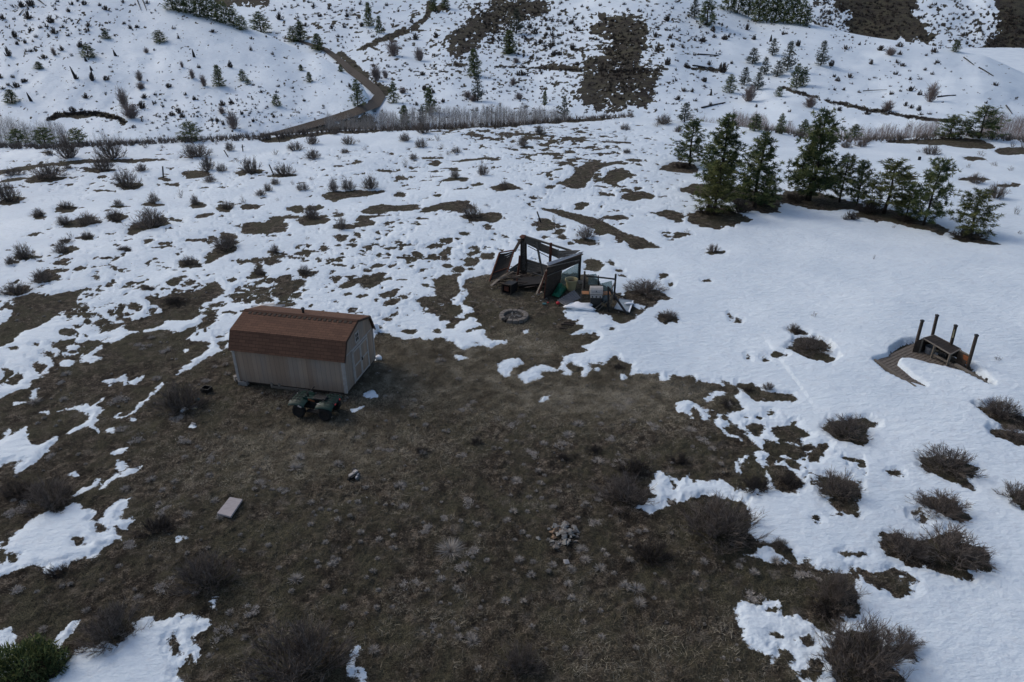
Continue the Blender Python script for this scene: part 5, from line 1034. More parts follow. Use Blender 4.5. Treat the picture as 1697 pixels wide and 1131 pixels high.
for nm, x0, x1, z in (('front_rack', -.98, -.5, .80), ('rear_rack', .5, 1.02, .82)):
    b = MB()
    for k in range(5): y = -.38+k*.19; b.tube([(x0, y, z), (x1, y, z)], .012, 5)
    for x in (x0, (x0+x1)/2, x1): b.tube([(x, -.40, z-.012), (x, .40, z-.012)], .014, 5)
    for x in (x0+.06, x1-.06):
        for y in (-.3, .3): b.tube([(x, y, z), (x, y, z-.14)], .012, 5)
    Q(b, nm, M['black_metal'])
b = MB(); b.tube([(-.22, -.40, .98), (-.28, -.2, .95), (-.32, 0, .92), (-.28, .2, .95), (-.22, .40, .98)], .016, 6); b.tube([(-.32, 0, .80), (-.32, 0, .92)], .03, 6)
hb_ = Q(b, 'handlebar', M['black_metal'])
for y in (-.36, .36): g_ = MB(); g_.tube([(-.23, y-.06, .975), (-.22, y+.06, .98)], .024, 8); g_.build('grip', M['rubber'], hb_, xf=True)
for y in (-.30, .30): b = MB(); b.tube([(-.97, y, .60), (-1.0, y, .60)], [.06, .055], 12); Q(b, 'headlight', M['grey_metal'])
b = MB(); b.slab([(-.28, -.136, .66), (.02, -.136, .60), (.04, -.136, .66), (-.24, -.136, .74)], .01); Q(b, 'orange_decal', M['rust_orange'])
b = MB(); b.slab([(-.52, -.565, .57), (-.36, -.57, .52), (-.34, -.565, .57), (-.5, -.56, .64)], .012); b.slab([(.3, -.45, .735), (.42, -.45, .735), (.42, -.41, .74), (.3, -.41, .74)], .01); Q(b, 'white_decal', M['white_paint'])
for y in (-.2, .2): b = MB(); b.box((1.0, y, .66), (.03, .09, .05)); Q(b, 'tail_light', M['red_plastic'])
b = MB(); b.tube([(-1.04, -.3, .42), (-1.08, 0, .44), (-1.04, .3, .42)], .02, 6); b.tube([(-1.04, -.3, .42), (-1.0, -.3, .66)], .018, 6); b.tube([(-1.04, .3, .42), (-1.0, .3, .66)], .018, 6); Q(b, 'bumper', M['black_metal'])
for nm, y in (('footrest', -.38), ('footrest', .38)): b = MB(); b.box((.02, y, .30), (.5, .18, .03)); Q(b, nm, M['black_plastic'])

# ================================================================ LOOSE THINGS ON THE BARE GROUND
def board(name, a, bq, c, d, th, mat, label, cat):
    q = [Vector((*gnd(*p)[:2], 0)) for p in (a, bq, c, d)]; q = [Vector((float(p.x), float(p.y), gz(p.x, p.y)+.05)) for p in q]; cen = sum(q, Vector())/4; zz = max(p.z for p in q)
    b = MB(); b.slab([Vector((p.x, p.y, zz)) for p in q], th); o = bevel(b.build(name, mat), .008); tag(o, label, cat); return o
t = NT('slab_top'); P_ = t.pos('Object'); n = t.noise(5, t.mapv(P_, (1, 12, 1), (0, 0, R(-58))), 4, .6)
board('paving_slab', (360.5, 855), (382, 828), (403, 832), (383.5, 861), .07, t.fin(t.ramp(n, [(.3, (.25, .23, .235)), (.7, (.38, .355, .36))]), .85, t.bump(n, .3, .01)), 'pale pinkish grey rectangular slab lying alone on the bare ground', 'slab')
# rock heap
def rock(px, py, size, mat, label, group, dz=0, seed=0):
    g = random.Random(seed*7+3); p = spots(np.array([px*1.]), np.array([py*1.]))[0]
    import bmesh
    bm = bmesh.new(); vs = [bm.verts.new((g.uniform(-1, 1)*size*g.uniform(.6, 1), g.uniform(-.7, .7)*size, g.uniform(-.45, .45)*size)) for _ in range(11)]
    r_ = bmesh.ops.convex_hull(bm, input=vs); bmesh.ops.delete(bm, geom=[v for v in bm.verts if not v.link_faces], context='VERTS')
    me = bpy.data.meshes.new('rock'); bm.to_mesh(me); bm.free(); me.materials.append(mat); o = bpy.data.objects.new('rock', me); COL.objects.link(o)
    o.location = (p[0], p[1], p[2]+size*.32+dz); o.rotation_euler = (g.uniform(-.4, .4), g.uniform(-.4, .4), g.uniform(0, 6.28)); tag(o, label, 'rock', group)
g = random.Random(4)
for k in range(66):
    a = g.uniform(0, 6.28); r_ = g.uniform(0, 1)**.7; x = 931+math.cos(a)*26*r_+2; y = 886+math.sin(a)*20*r_; s_ = g.uniform(.07, .14)
    br_ = (abs(x-920) < 12 and abs(y-890) < 8 and g.uniform(0, 1) < .8)
    pl_ = (not br_) and k % 4 == 0; kd_ = 'tan brown' if br_ else 'pale' if pl_ else 'dark grey'; qd_ = ('upper' if y < 886 else 'lower')+(' left' if x < 933 else ' right')
    rock(x, y, s_, M['rock_brown'] if br_ else M['stone'] if pl_ else M['rock_grey'], f'angular {kd_} rock in the {qd_} part of the rock heap', f'{kd_} rocks in the {qd_} of the heap', .10*(1-r_), k)
rock(939, 934, .13, M['white_paint'], 'single pale squarish rock lying just below the rock heap', None, 0, 91)
rock(892, 893, .10, M['rock_grey'], 'single grey rock at the far left edge of the rock heap', None, 0, 92)
rock(922, 911, .15, M['stone'], 'long pale rock hanging off the bottom of the rock heap', None, 0, 93)
# small litter
p = G(586, 790); e = empty('toy_tractor', p, 'small white and black broken toy lying on the bare ground', 'toy')
b = MB(); mm = Matrix.Rotation(.9, 3, 'Z'); b.box((p.x, p.y, .11), (.34, .10, .09), mm); b.box((p.x+.06, p.y+.05, .17), (.14, .12, .06), mm); b.build('white_body', M['white_paint'], e)
b = MB(); b.box((p.x+.06, p.y-.05, .07), (.36, .10, .10), mm); b.box((p.x-.0, p.y+.16, .12), (.12, .10, .16), mm); b.build('dark_chassis', M['black_plastic'], e)
for dx_, dy_ in ((-.12, -.2), (.14, .0), (.0, .22), (.13, -.14)): b = MB(); b.tube([(p.x+dx_, p.y+dy_, .07), (p.x+dx_+.05, p.y+dy_-.04, .07)], .065, 12); b.build('wheel', M['rubber'] if dx_ < .1 else M['grey_metal'], e)
p = G(343, 649); b = MB(); mm = Matrix.Rotation(-.25, 3, 'Z')
for sx, sy, dx_, dy_ in ((.36, .02, 0, -.14), (.36, .02, 0, .14), (.02, .26, -.17, 0), (.02, .26, .17, 0)): b.box(Vector((p.x, p.y, .10))+mm @ Vector((dx_, dy_, 0)), (sx, sy, .18), mm)
b.box((p.x, p.y, .02), (.34, .26, .02), mm); o = b.build('black_crate', M['black_plastic']); tag(o, 'small open black crate beside the bush left of the shed', 'crate')
p = G(327, 664); blob_mesh('crumpled_bag', M['teal'], (p.x, p.y, .06), (.12, .08, .07), seed=9, label='teal crumpled bag by the bush left of the shed', cat='litter')
for x, y, s_, m_, lb in ((324, 678, .05, 'yellow_plastic', 'tiny yellow scrap below the bush left of the shed'), (310, 679, .045, 'white_paint', 'tiny white scrap below the bush left of the shed'), (321, 704, .08, 'white_paint', 'white scrap alone on the grass lower left of the shed'), (608, 826, .03, 'white_paint', 'tiny white speck below the broken toy')):
    p = G(x, y); b = MB(); b.box((0, 0, 0), (s_*2, s_, s_*.6), Matrix.Rotation(.4, 3, 'Y')); o = bevel(b.build('litter', M[m_]), .01); o.location = (p.x, p.y, .05+gz(p.x, p.y)); tag(o, lb, 'litter')
# posts in the snow
for (bx, by), (tx, ty), wd, lb in (((270, 293), (269.5, 276), .10, 'upright dark wooden post in the snow at upper left'), ((379, 260), (371, 249), .09, 'dark post leaning left near the left crest'), ((402.5, 252), (401.5, 240), .09, 'short dark post with a crosspiece near the left crest'), ((454, 289), (446, 273), .09, 'dark post leaning left beside a sagebrush'),
                               ((464, 237), (460, 226), .07, 'thin crooked post near the crest by the road foot'), ((898, 369), (890, 351), .11, 'black post leaning left above the collapsed shack'), ((1523, 268), (1524.5, 260), .22, 'short dark stump poking from the snow behind the right pines')):
    p = G(bx, by); tp = pt(tx, ty, p.y); b = MB(); b.beam(Vector((p.x, p.y, -.2)), tp, wd, wd*.8)
    if 'crosspiece' in lb: b.beam(tp+Vector((-.18, 0, -.25)), tp+Vector((.2, 0, -.2)), .05)
    o = bevel(b.build('fence_post', M['wood_black']), .01); tag(o, lb, 'post')
# fallen logs and snags on the hills
for hill, a, c, r_, lb in ((back_hill, (1597, 96), (1614, 109), .25, 'dark log lying down the right hill, upper one'), (back_hill, (1622, 113), (1646, 127), .28, 'dark log lying down the right hill, lower longer one'), (back_hill, (1553, 162), (1584, 159), .3, 'thick grey log lying level right of the bushy willow on the right hill'), (back_hill, (1157, 91), (1191, 93), .3, 'dark log right of the burnt gully, upper one'),
                       (back_hill, (1148, 110), (1172, 113), .35, 'dark log beside the old track right of the burnt gully'), (back_hill, (1163, 180), (1202, 171), .3, 'long log pointing up right low on the hill beside the burnt gully'), (back_hill, (1313, 86), (1320, 92), .3, 'short dark log right of the tallest hill pine'), (back_hill, (1430, 152), (1470, 150), .15, 'thin log lying level on the middle of the right hill'),
                       (left_hill, (226, -3), (234, 18), .2, 'bare fallen trunk crossing the top of the left hill, left one'), (left_hill, (235, -3), (243, 18), .2, 'bare fallen trunk crossing the top of the left hill, right one'), (left_hill, (60, -2), (73, 8), .3, 'dark log at the upper left corner of the left hill'), (left_hill, (32, 26), (40, 16), .2, 'small grey log near the upper left corner of the left hill'),
                       (back_hill, (1667, 176), (1677, 190), .2, 'bare leaning snag above the reddish willows at far right'), (back_hill, (1540, 155), (1560, 154), .15, 'thin pale log left of the thick grey log on the right hill')):
    A_, B_ = hill.at(*a, .2), hill.at(*c, .2); b = MB(); b.tube([A_, (A_+B_)/2+Vector((0, 0, .05)), B_], [r_, r_*.8, r_*.5], 7); o = b.build('fallen_log', M['wood_black']); tag(o, lb, 'log', 'logs lying on the hills')
for hill, x, y, hpx, dx_, lb in ((left_hill, 126, 131, 16, -4, 'tallest dark leaning snag on the left hill'), (left_hill, 153, 134, 14, 2, 'thick dark broken stump right of the tallest snag on the left hill'), (left_hill, 192, 93, 8, -2, 'small pointed stump in the upper middle of the left hill'), (left_hill, 322, 95, 11, -1, 'pointed stump on the right part of the left hill'), (left_hill, 52, 168, 11, -3, 'dark leaning stump low on the far left of the left hill'), (left_hill, 143, 102, 6, -1, 'small stump below a small conifer on the left hill'), (left_hill, 152, 117, 6, -1, 'tiny stump above the thick broken stump'), (back_hill, 1277, 69, 9, 0, 'pointed stump above the pine cluster on the right hill'), (back_hill, 1178, 158, 9, 0, 'thin dark stump low on the hill beside the burnt gully')):
    A_ = hill.at(x, y, -.3); m_ = (Vector((0, 0, H))-A_).length/FPX; b = MB(); b.tube([A_, A_+Vector((dx_*.5*m_, 0, hpx*.55*m_)), A_+Vector((dx_*m_, 0, hpx*m_+.3))], [2.2*m_, 1.5*m_, .4*m_], 7); o = b.build('stump', M['wood_black']); tag(o, lb, 'stump', 'snags and stumps on the hills')
# ================================================================ COLLAPSED SHACK
Yf = Yof(494); Ys = Yof(466); Yb = Yof(456); Yr = Yof(461)
shack = empty('collapsed_shack', G(880, 480), 'collapsed dark wooden shack with sagging roof and leaning slatted panel', 'shack')
def S(mb, name, mat, **k): return mb.build(name, mat, shack, **k)
def beamS(name, a, b_, wd, hh, mat):
    m = MB(); m.beam(a, b_, wd, hh); return bevel(S(m, name, mat), .006, 1)
def planks(q, n, th=.03, gap=.012, jit=.03, along=0, seed=1):
    """boards filling the quad q (a,b,c,d): rows run a->b, stacked toward d->c; slightly uneven"""
    g = random.Random(seed); a, b_, c, d = [Vector(p) for p in q]; m = MB()
    for i in range(n):
        f0 = i/n; f1 = (i+1)/n-gap
        p0 = a.lerp(d, f0); p1 = b_.lerp(c, f0); p2 = b_.lerp(c, f1); p3 = a.lerp(d, f1)
        nn = (p1-p0).cross(p3-p0).normalized()*g.uniform(-jit, jit); e0 = g.uniform(-.02, .05); e1 = g.uniform(-.02, .05)
        dr = (p1-p0).normalized(); m.slab([p0+nn-dr*e0, p1-nn+dr*e1, p2-nn+dr*e1, p3+nn-dr*e0], th)
    return m
# tall rear-left post built of upright boards, with its cap
base = G(868, 457)
m = MB()
for k in range(5): x = 862.2+k*2.2; m.slab([pt(x, 396, Yb+.02*(k % 2)), pt(x+2.15, 396, Yb+.02*(k % 2)), pt(x+2.35, 459, Yb), pt(x+.2, 459, Yb)], .03)
S(m, 'board_post', M['wood_dark'])
m = MB(); m.slab([pt(860.5, 393.5, Yb), pt(865, 389.5, Yb), pt(872, 390.5, Yb), pt(868.5, 396, Yb-.25)], .07); S(m, 'post_cap', M['rust'])
beamS('post', pt(864, 395, Yb-.05), pt(863, 455, Yb-.05), .10, .10, M['wood_dark']); beamS('post', pt(871, 396, Yb+.1), pt(873, 448, Yb+.1), .09, .09, M['wood_dark'])
beamS('ridge_beam', pt(868, 391.5, Yb), pt(947, 416, Yr+.4), .12, .10, M['wood_grey'])
# sagging fascia of grey boards under the ridge beam
q1 = [pt(870, 393, Yb-.05), pt(897, 400, Yb), pt(897, 416.5, Yb), pt(871, 404, Yb-.05)]; q2 = [pt(890, 401, Yb), pt(926, 415, Yr), pt(925, 428.5, Yr), pt(890, 414, Yb)]
S(planks(q1, 3, .03, .02, .01, seed=2), 'sagging_boards', M['wood_grey']); S(planks(q2, 3, .03, .02, .01, seed=3), 'sagging_boards', M['wood_grey'])
q3 = [pt(924, 415.5, Yr), pt(962, 415, Yr-.3), pt(948, 424.5, Yr-.3), pt(924, 429, Yr)]; S(planks(q3, 3, .04, .02, .02, seed=4), 'sagging_boards', M['wood_pale'])
# rafter dropping to the slatted panel
beamS('rafter', pt(863.5, 397, Yb), pt(852, 417, Ys), .15, .09, M['wood_dark']); beamS('rafter', pt(860, 401, Yb+.1), pt(850, 419, Ys+.1), .08, .06, M['wood_black'])
# slatted panel leaning on the left
A_, B_, C_, D_ = pt(828, 419, Ys-.1), pt(852, 414.8, Ys-.25), pt(841, 451, Yf+1.6), pt(811.5, 466.5, Yf+1.9)
m = MB(); m.beam(A_, D_, .09, .06); m.beam(B_, C_, .07, .06); m.beam(A_, B_, .07, .06); m.beam(A_.lerp(D_, .70), B_.lerp(C_, .80), .05, .04); S(m, 'panel_frame', M['rust'])
m = MB(); g = random.Random(3)
for k in range(17):
    f = .04+k*.054; a = A_.lerp(D_, f); b_ = B_.lerp(C_, f); sag = Vector((0, 0, -.04-.10*(1-f)*(k % 2)))
    if k in (14,): continue
    mid = (a+b_)/2+sag; m.slab([a, mid, mid+(D_-A_).normalized()*.15, a+(D_-A_).normalized()*.16], .02); m.slab([mid, b_, b_+(C_-B_).normalized()*(.065 if k < 7 else .15), mid+(D_-A_).normalized()*.15], .02)
S(m, 'slats', M['wood_black'])
beamS('loose_board', pt(813.5, 474, Yf+1.3), pt(841, 451.5, Yf+2.2), .16, .03, M['wood_pale']); beamS('loose_board', pt(831, 462, Yf+1.6), pt(851, 450, Yf+2.4), .10, .03, M['wood_grey'])
beamS('post', pt(861.5, 424, Yb-.6), pt(857, 467, Yb-.8), .11, .11, M['rust']); beamS('post', pt(857, 462, Yf+1.4), pt(854.5, 487, Yf+1.0), .06, .06, M['rust'])
beamS('post', pt(913, 403, Yr), pt(911.5, 436, Yr), .15, .13, M['rust']); beamS('post', pt(925, 413.5, Yr+.1), pt(926.5, 430, Yr+.1), .06, .06, M['wood_black'])
beamS('brace', pt(889, 401, Yb-.1), pt(899.5, 456, Yb-.7), .12, .06, M['wood_grey']); beamS('brace', pt(875, 408, Yb+.1), pt(910, 427, Yr+.1), .035, .035, M['wood_dark'])
# low back wall of weathered boards
q = [pt(872, 430.5, Yb+.2), pt(908, 442, Yr+.3), pt(901, 459, Yr-.1), pt(871, 451, Yb)]; S(planks(q, 5, .03, .006, .01, seed=6), 'back_wall', M['wood_grey'])
q = [pt(843, 447, Yb), pt(862, 434, Yb+.3), pt(864, 452, Yb), pt(846, 458, Yb-.3)]; S(planks(q, 4, .03, .01, .02, seed=7), 'side_boards', simple('wood_teal', (.05, .065, .065), (.025, .03, .03), 6, .85))
beamS('top_rail', pt(872, 430, Yb+.2), pt(909, 441.5, Yr+.3), .06, .05, M['wood_pale'])
# floor and fallen boards inside
m = MB(); g = random.Random(8)
for k in range(30):
    a = pt(g.uniform(835, 900), g.uniform(456, 484), 30); p = G(g.uniform(832, 905), g.uniform(458, 482)); an = g.uniform(-.5, .6); L = g.uniform(.5, 1.7); d = Vector((math.cos(an), math.sin(an), g.uniform(-.1, .15)))*L/2
    m.beam(p-d+Vector((0, 0, .12+g.uniform(0, .25))), p+d+Vector((0, 0, .12+g.uniform(0, .25))), .10, .025)
S(m, 'fallen_boards', M['wood_dark'])
for a, b_ in (((832, 464), (862, 457)), ((866, 461), (886, 459)), ((884, 452.5), (900, 458))): beamS('loose_board', pt(a[0], a[1], Yb-1.0), pt(b_[0], b_[1], Yb-.9), .09, .03, M['wood_pale'])
# black sheet inside, its colour standing in for the shade of the hollow
m = MB(); m.slab([pt(850, 462, Yb-1.2), pt(895, 458, Yb-1.1), pt(903, 470, Yf+1.0), pt(853, 475, Yf+1.0)], .05); S(m, 'hollow_shade_sheet', M['wood_black'])
# right roof sheet and right-hand wall
m = MB(); P0, P1, P2, P3 = pt(906, 436, Yf+.4), pt(967, 417.5, Yr), pt(964, 421, Yr-.4), pt(909, 441, Yf+.1); m.slab([P0, P1, P2, P3], .04); S(m, 'roof_sheet', M['grey_metal'])
beamS('eave_beam', pt(907, 442, Yf+.1), pt(966, 421.5, Yr-.45), .06, .06, M['wood_brown'])
q = [pt(907, 442, Yf), pt(964, 421, Yr-.5), pt(959, 437, Yr-.5), pt(905, 460, Yf)]; S(planks(q, 5, .03, .012, .03, seed=11), 'side_wall', M['wood_dark'])
q = [pt(905, 456, Yf), pt(931, 449, Yf+1.2), pt(925, 485, Yf+1.0), pt(902.5, 495, Yf)]; S(planks(q, 9, .03, .006, .02, seed=12), 'side_wall', M['wood_dark'])
beamS('loose_board', pt(907, 443, Yf-.08), pt(960, 431, Yr-.7), .07, .03, M['wood_pale']); beamS('loose_board', pt(906, 458, Yf-.06), pt(933, 447, Yf+1.0), .06, .03, M['wood_grey'])
beamS('leaning_board', pt(906.5, 447, Yf+.1), pt(889, 488, Yf-.1), .13, .04, M['wood_pale']); beamS('leaning_board', pt(905, 450, Yf-.1), pt(893, 487, Yf-.15), .08, .04, M['rust']); beamS('post', pt(906.5, 448, Yf-.05), pt(901.5, 496, Yf-.1), .055, .055, M['rust'])
beamS('foot_board', pt(889.5, 489, Yf-.1), pt(899, 484, Yf), .16, .05, M['wood_pale'])
beamS('post', pt(961.5, 419, Yr-.3), pt(959, 464, Yr-.3), .17, .14, M['wood_black'])
m = MB(); m.slab([pt(931, 453, Yf+1.5), pt(959, 436, Yr-.4), pt(958, 461, Yr-.4), pt(929, 474, Yf+1.4)], .015); S(m, 'glass_panel', M['glass'])
m = MB(); m.beam(pt(929.5, 453, Yf+1.45), pt(927, 476, Yf+1.4), .04); m.beam(pt(933, 455, Yf+1.6), pt(958, 460, Yr-.35), .04); S(m, 'glass_frame', M['wood_black'])
# ---- wood stove in front
e = empty('wood_stove', G(845, 490), 'rusty black box wood stove standing before the collapsed shack', 'stove')
f0, f1, f2, f3 = pt(832, 471, Yof(487)), pt(846.5, 473.5, Yof(489)), pt(846, 488.5, Yof(489)), pt(832, 484.5, Yof(487)); bk = Vector((.38, .5, .02))
m = MB(); m.add([f0, f1, f2, f3, f0+bk, f1+bk, f2+bk, f3+bk], [(4, 5, 6, 7)[::-1], (0, 4, 5, 1)[::-1], (1, 5, 6, 2)[::-1], (2, 6, 7, 3)[::-1], (3, 7, 4, 0)[::-1]]); m.build('body', M['black_metal'], e)
m = MB()
for a, b_ in ((f0, f1), (f1, f2), (f2, f3), (f3, f0)): m.beam(a, b_, .07, .05)
m.build('front_frame', M['wood_dark'], e)
cc = (f0+f1+f2+f3)/4; m = MB(); m.slab([cc.lerp(p, .55)+Vector((0, .06, 0)) for p in (f0, f1, f2, f3)], .02); m.build('door', M['rust'], e)
for p in (f2, f3): m = MB(); m.beam(p, Vector((p.x, p.y, -.03)), .05); m.build('leg', M['black_metal'], e)
# ---- tub, tarp, corrugated sheet, ball
p = G(946.5, 480); e = empty('plastic_tub', p, 'large dirty yellow plastic tub beside the collapsed shack', 'tub')
m = MB(); m.lathe([(.01, .0), (.24, .0), (.30, .52), (.36, .54), (.36, .62), (.32, .62), (.29, .54), (.26, .42), (.01, .42)], 20, (p.x, p.y, 0)); m.build('tub', M['yellow_plastic'], e, smooth=False)
m = MB(); m.lathe([(.01, .46), (.28, .45)], 20, (p.x, p.y, 0)); m.build('contents', M['soil'], e)
def drape(name, q, mat, label, cat, seed, amp=.12, n=18, th=.0, z0=.05):
    a, b_, c, d = q; V = []
    for i in range(n+1):
        for j in range(n+1):
            f, h_ = i/n, j/n; p = a.lerp(b_, f).lerp(d.lerp(c, f), h_)
            nz = float(fbm(np.array([f*3.1+seed]), np.array([h_*3.1]), seed, 3)[0]); e_ = math.sin(math.pi*f)*math.sin(math.pi*h_)
            p = p+Vector((nz*.12, nz*.08, z0+amp*(e_*1.2+nz*1.3*e_**.3))); p.z = max(p.z, .015); V.append(p)
    m = MB(); m.add(V, [(i*(n+1)+j, i*(n+1)+j+1, (i+1)*(n+1)+j+1, (i+1)*(n+1)+j) for i in range(n) for j in range(n)]); o = m.build(name, mat, smooth=True); tag(o, label, cat)
    s_ = o.modifiers.new('thick', 'SOLIDIFY'); s_.thickness = .012; return o
drape('green_tarp', [G(913, 492), G(926, 495), G(941, 479), G(924, 477)], M['green_tarp'], 'bright green crumpled tarp heaped at the foot of the shack wall', 'tarp', 5, .28)
q = [pt(923, 498, Yof(500)), pt(951, 481, Yof(488)), pt(963, 494, Yof(494)), pt(936, 507, Yof(507))]
t = NT('corrugated'); P_ = t.pos('Object'); m = MB(); n = 44
a, b_, c, d = q; V = []
for i in range(n+1):
    f = i/n; off = Vector((0, 0, .018*math.sin(f*n*1.2))); V += [a.lerp(b_, f)+off, d.lerp(c, f)+off]
m.add(V, [(2*i, 2*i+1, 2*i+3, 2*i+2) for i in range(n)]); o = m.build('corrugated_sheet', M['sheet_metal']); s_ = o.modifiers.new('t', 'SOLIDIFY'); s_.thickness = .01; tag(o, 'grey ribbed roofing sheet leaning on junk beside the green tarp', 'roofing sheet')
p = G(924.5, 505); o = blob_mesh('red_bucket', M['red_plastic'], (p.x, p.y, .09), (.10, .10, .09), seed=2, rough=.02, label='small bright red bucket lying beside the ribbed roofing sheet', cat='bucket')
for x, y, s_, mt, lb in ((902, 505, .10, 'teal', 'pale blue crumpled litter below the shack wall'), (896, 500, .04, 'white_paint', 'tiny white litter below the leaning boards of the shack'), (908, 503, .04, 'red_plastic', 'tiny reddish litter beside the pale blue litter'), (815, 480, .035, 'white_paint', 'tiny white scrap left of the wood stove'), (869, 550.5, .05, 'snow_solid', 'small white scrap below the stone fire ring')):
    p = G(x, y); b = MB(); b.box((0, 0, 0), (s_*2, s_*1.2, s_*.6), Matrix.Rotation(.3, 3, 'X')); o = bevel(b.build('litter', M[mt]), .015); o.location = (p.x, p.y, .05); tag(o, lb, 'litter')
p = G(930, 476); blob_mesh('snow_lump', M['snow_solid'], (G(960, 512).x, G(960, 512).y, .12), (.68, .40, .17), seed=6, label='thick rounded slab of snow below the grill', cat='snow lump', rough=1.0)
# ---- black frame pen right of the shack
pen = empty('pipe_frame', G(995, 490), 'black open frame of posts and rails enclosing the grill', 'frame')
def N(name, a, b_, wd, mat=M['black_metal']): m = MB(); m.beam(a, b_, wd); return m.build(name, mat, pen)
Yp = Yof(496); Yq = Yof(478)
N('rail', pt(972, 457.5, Yq), pt(1020, 463, Yp), .07); N('post', pt(1020.5, 454.5, Yp), pt(1017.5, 496, Yp), .09); N('post', pt(991.5, 457, Yq-.1), pt(991.5, 473, Yq-.1), .07); N('post', pt(969, 450, Yq), pt(968.5, 478, Yq), .09, M['wood_dark'])
N('pole', pt(968, 456, Yp), pt(962, 500, Yof(500)), .045, M['wood_grey']); N('brace', pt(1008.5, 477, Yof(508)), pt(1040, 522, Yof(522)), .08); N('post', pt(1008, 475.5, Yof(516)), pt(1008.5, 517, Yof(516)), .09, M['wood_black'])
N('brace', pt(1020, 466, Yp), pt(1012, 483, Yp-.6), .05, M['wood_grey']); N('brace', pt(1017, 486, Yof(512)), pt(1010, 509, Yof(512)), .05, M['wood_grey']); N('ground_rail', pt(1017, 486, Yp), pt(1036, 494, Yof(494)), .05)
m = MB(); m.slab([pt(975, 455.5, Yq+.1), pt(988, 454, Yq+.2), pt(996, 472, Yq-.1), pt(975, 472, Yq)], .015); m.build('glass_panel', M['glass'], pen)
m = MB(); m.slab([pt(996, 470, Yp+.2), pt(1014, 465.5, Yp+.1), pt(1017, 488, Yp+.05), pt(1003, 486, Yp+.1)], .012); m.build('glass_panel', M['glass'], pen)
# ---- gas grill
gp0 = G(986.5, 509); e = empty('gas_grill', gp0, 'white lidded gas grill with orange side shelves inside the black frame', 'grill', rz=-.06)
def GR(mb, name, mat): return mb.build(name, mat, e, xf=True)
m = MB(); n = 8; V = []
for i in range(n+1): a = math.pi*.5*i/n; V += [(-.32, -.24+.30*math.sin(a)*.6, .82+.30*math.sin(a)), (.32, -.24+.30*math.sin(a)*.6, .82+.30*math.sin(a))]
V = []
pr = [(-.26, .80), (-.27, .92), (-.22, 1.04), (-.12, 1.12), (.05, 1.15), (.20, 1.10), (.26, .96), (.26, .80)]
for y, z in pr: V += [(-.33, y, z), (.33, y, z)]
k = len(pr); m.add(V, [(2*i, 2*i+1, 2*i+3, 2*i+2) for i in range(k-1)]+[tuple(range(0, 2*k, 2)), tuple(range(1, 2*k, 2))[::-1], (0, 2*k-2, 2*k-1, 1)]); bevel(GR(m, 'lid', M['white_paint']), .012)
m = MB(); m.tube([(-.24, -.31, .96), (.24, -.31, .96)], .015, 8); GR(m, 'lid_handle', M['grey_metal'])
m = MB(); m.add([(-.05, -.283, .93), (.05, -.283, .93), (0, -.262, 1.03)], [(0, 1, 2)]); GR(m, 'emblem', M['black_metal'])
m = MB(); m.slab([(-.30, -.30, .64), (.30, -.30, .64), (.30, -.27, .78), (-.30, -.27, .78)], .02); GR(m, 'control_panel', M['white_paint'])
for x in (-.2, 0, .2): m = MB(); m.tube([(x, -.30, .71), (x, -.345, .70)], .04, 10); GR(m, 'knob', M['black_plastic'])
m = MB(); m.box((0, 0, .72), (.62, .5, .16)); m.box((0, .02, .32), (.56, .44, .60)); GR(m, 'cabinet', M['black_metal'])
for x in (-.55, .55): m = MB(); m.box((x, -.02, .80), (.36, .40, .035)); bevel(GR(m, 'side_shelf', M['orange_wood']), .008)
for x in (-.26, .26): m = MB(); m.beam((x, -.2, .4), (x, -.2, .02), .04); GR(m, 'leg', M['black_metal'])
# ---- wheelbarrow standing on its nose
wbp = G(1003, 506); e = empty('wheelbarrow', wbp, 'blue grey wheelbarrow tipped up on its nose right of the grill', 'wheelbarrow')
V = []; F = []; n = 20; c0 = pt(1002.5, 494, wbp.y-.1); ax = Vector((.10, -.25, .36)).normalized(); sx = ax.cross(Vector((.35, -.9, .1))).normalized(); nv = sx.cross(ax)
for ring, (kr, dp) in enumerate(((1.0, 0), (.93, .015), (.78, .15), (.55, .20), (.01, .22))):
    for i in range(n):
        a = 2*math.pi*i/n; V.append(c0+ax*math.cos(a)*.36*kr+sx*math.sin(a)*.24*kr-nv*dp*-1)
for r_ in range(4):
    for i in range(n): F.append((r_*n+i, r_*n+(i+1) % n, (r_+1)*n+(i+1) % n, (r_+1)*n+i))
m = MB(); m.add(V, F); o = m.build('tray', M['blue_grey'], e, smooth=True); s_ = o.modifiers.new('t', 'SOLIDIFY'); s_.thickness = .01
for s_ in (-.1, .12): m = MB(); m.tube([c0+ax*.1+sx*s_+nv*.2, pt(985+s_*40, 516, wbp.y-.75)], .022, 6); m.build('handle', M['wood_grey'], e)
m = MB(); q_ = pt(996.8, 490, wbp.y-.15); m.tube([q_+Vector((0, 0, .12)), q_+Vector((-.07, -.02, .02)), q_+Vector((-.03, 0, -.18))], .014, 6); m.build('tray_brace', M['white_paint'], e)
m = MB(); q_ = pt(1006, 508, wbp.y+.05); m.tube([q_+Vector((-.04, 0, 0)), q_+Vector((.04, 0, 0))], .16, 14); m.build('wheel', M['rubber'], e)
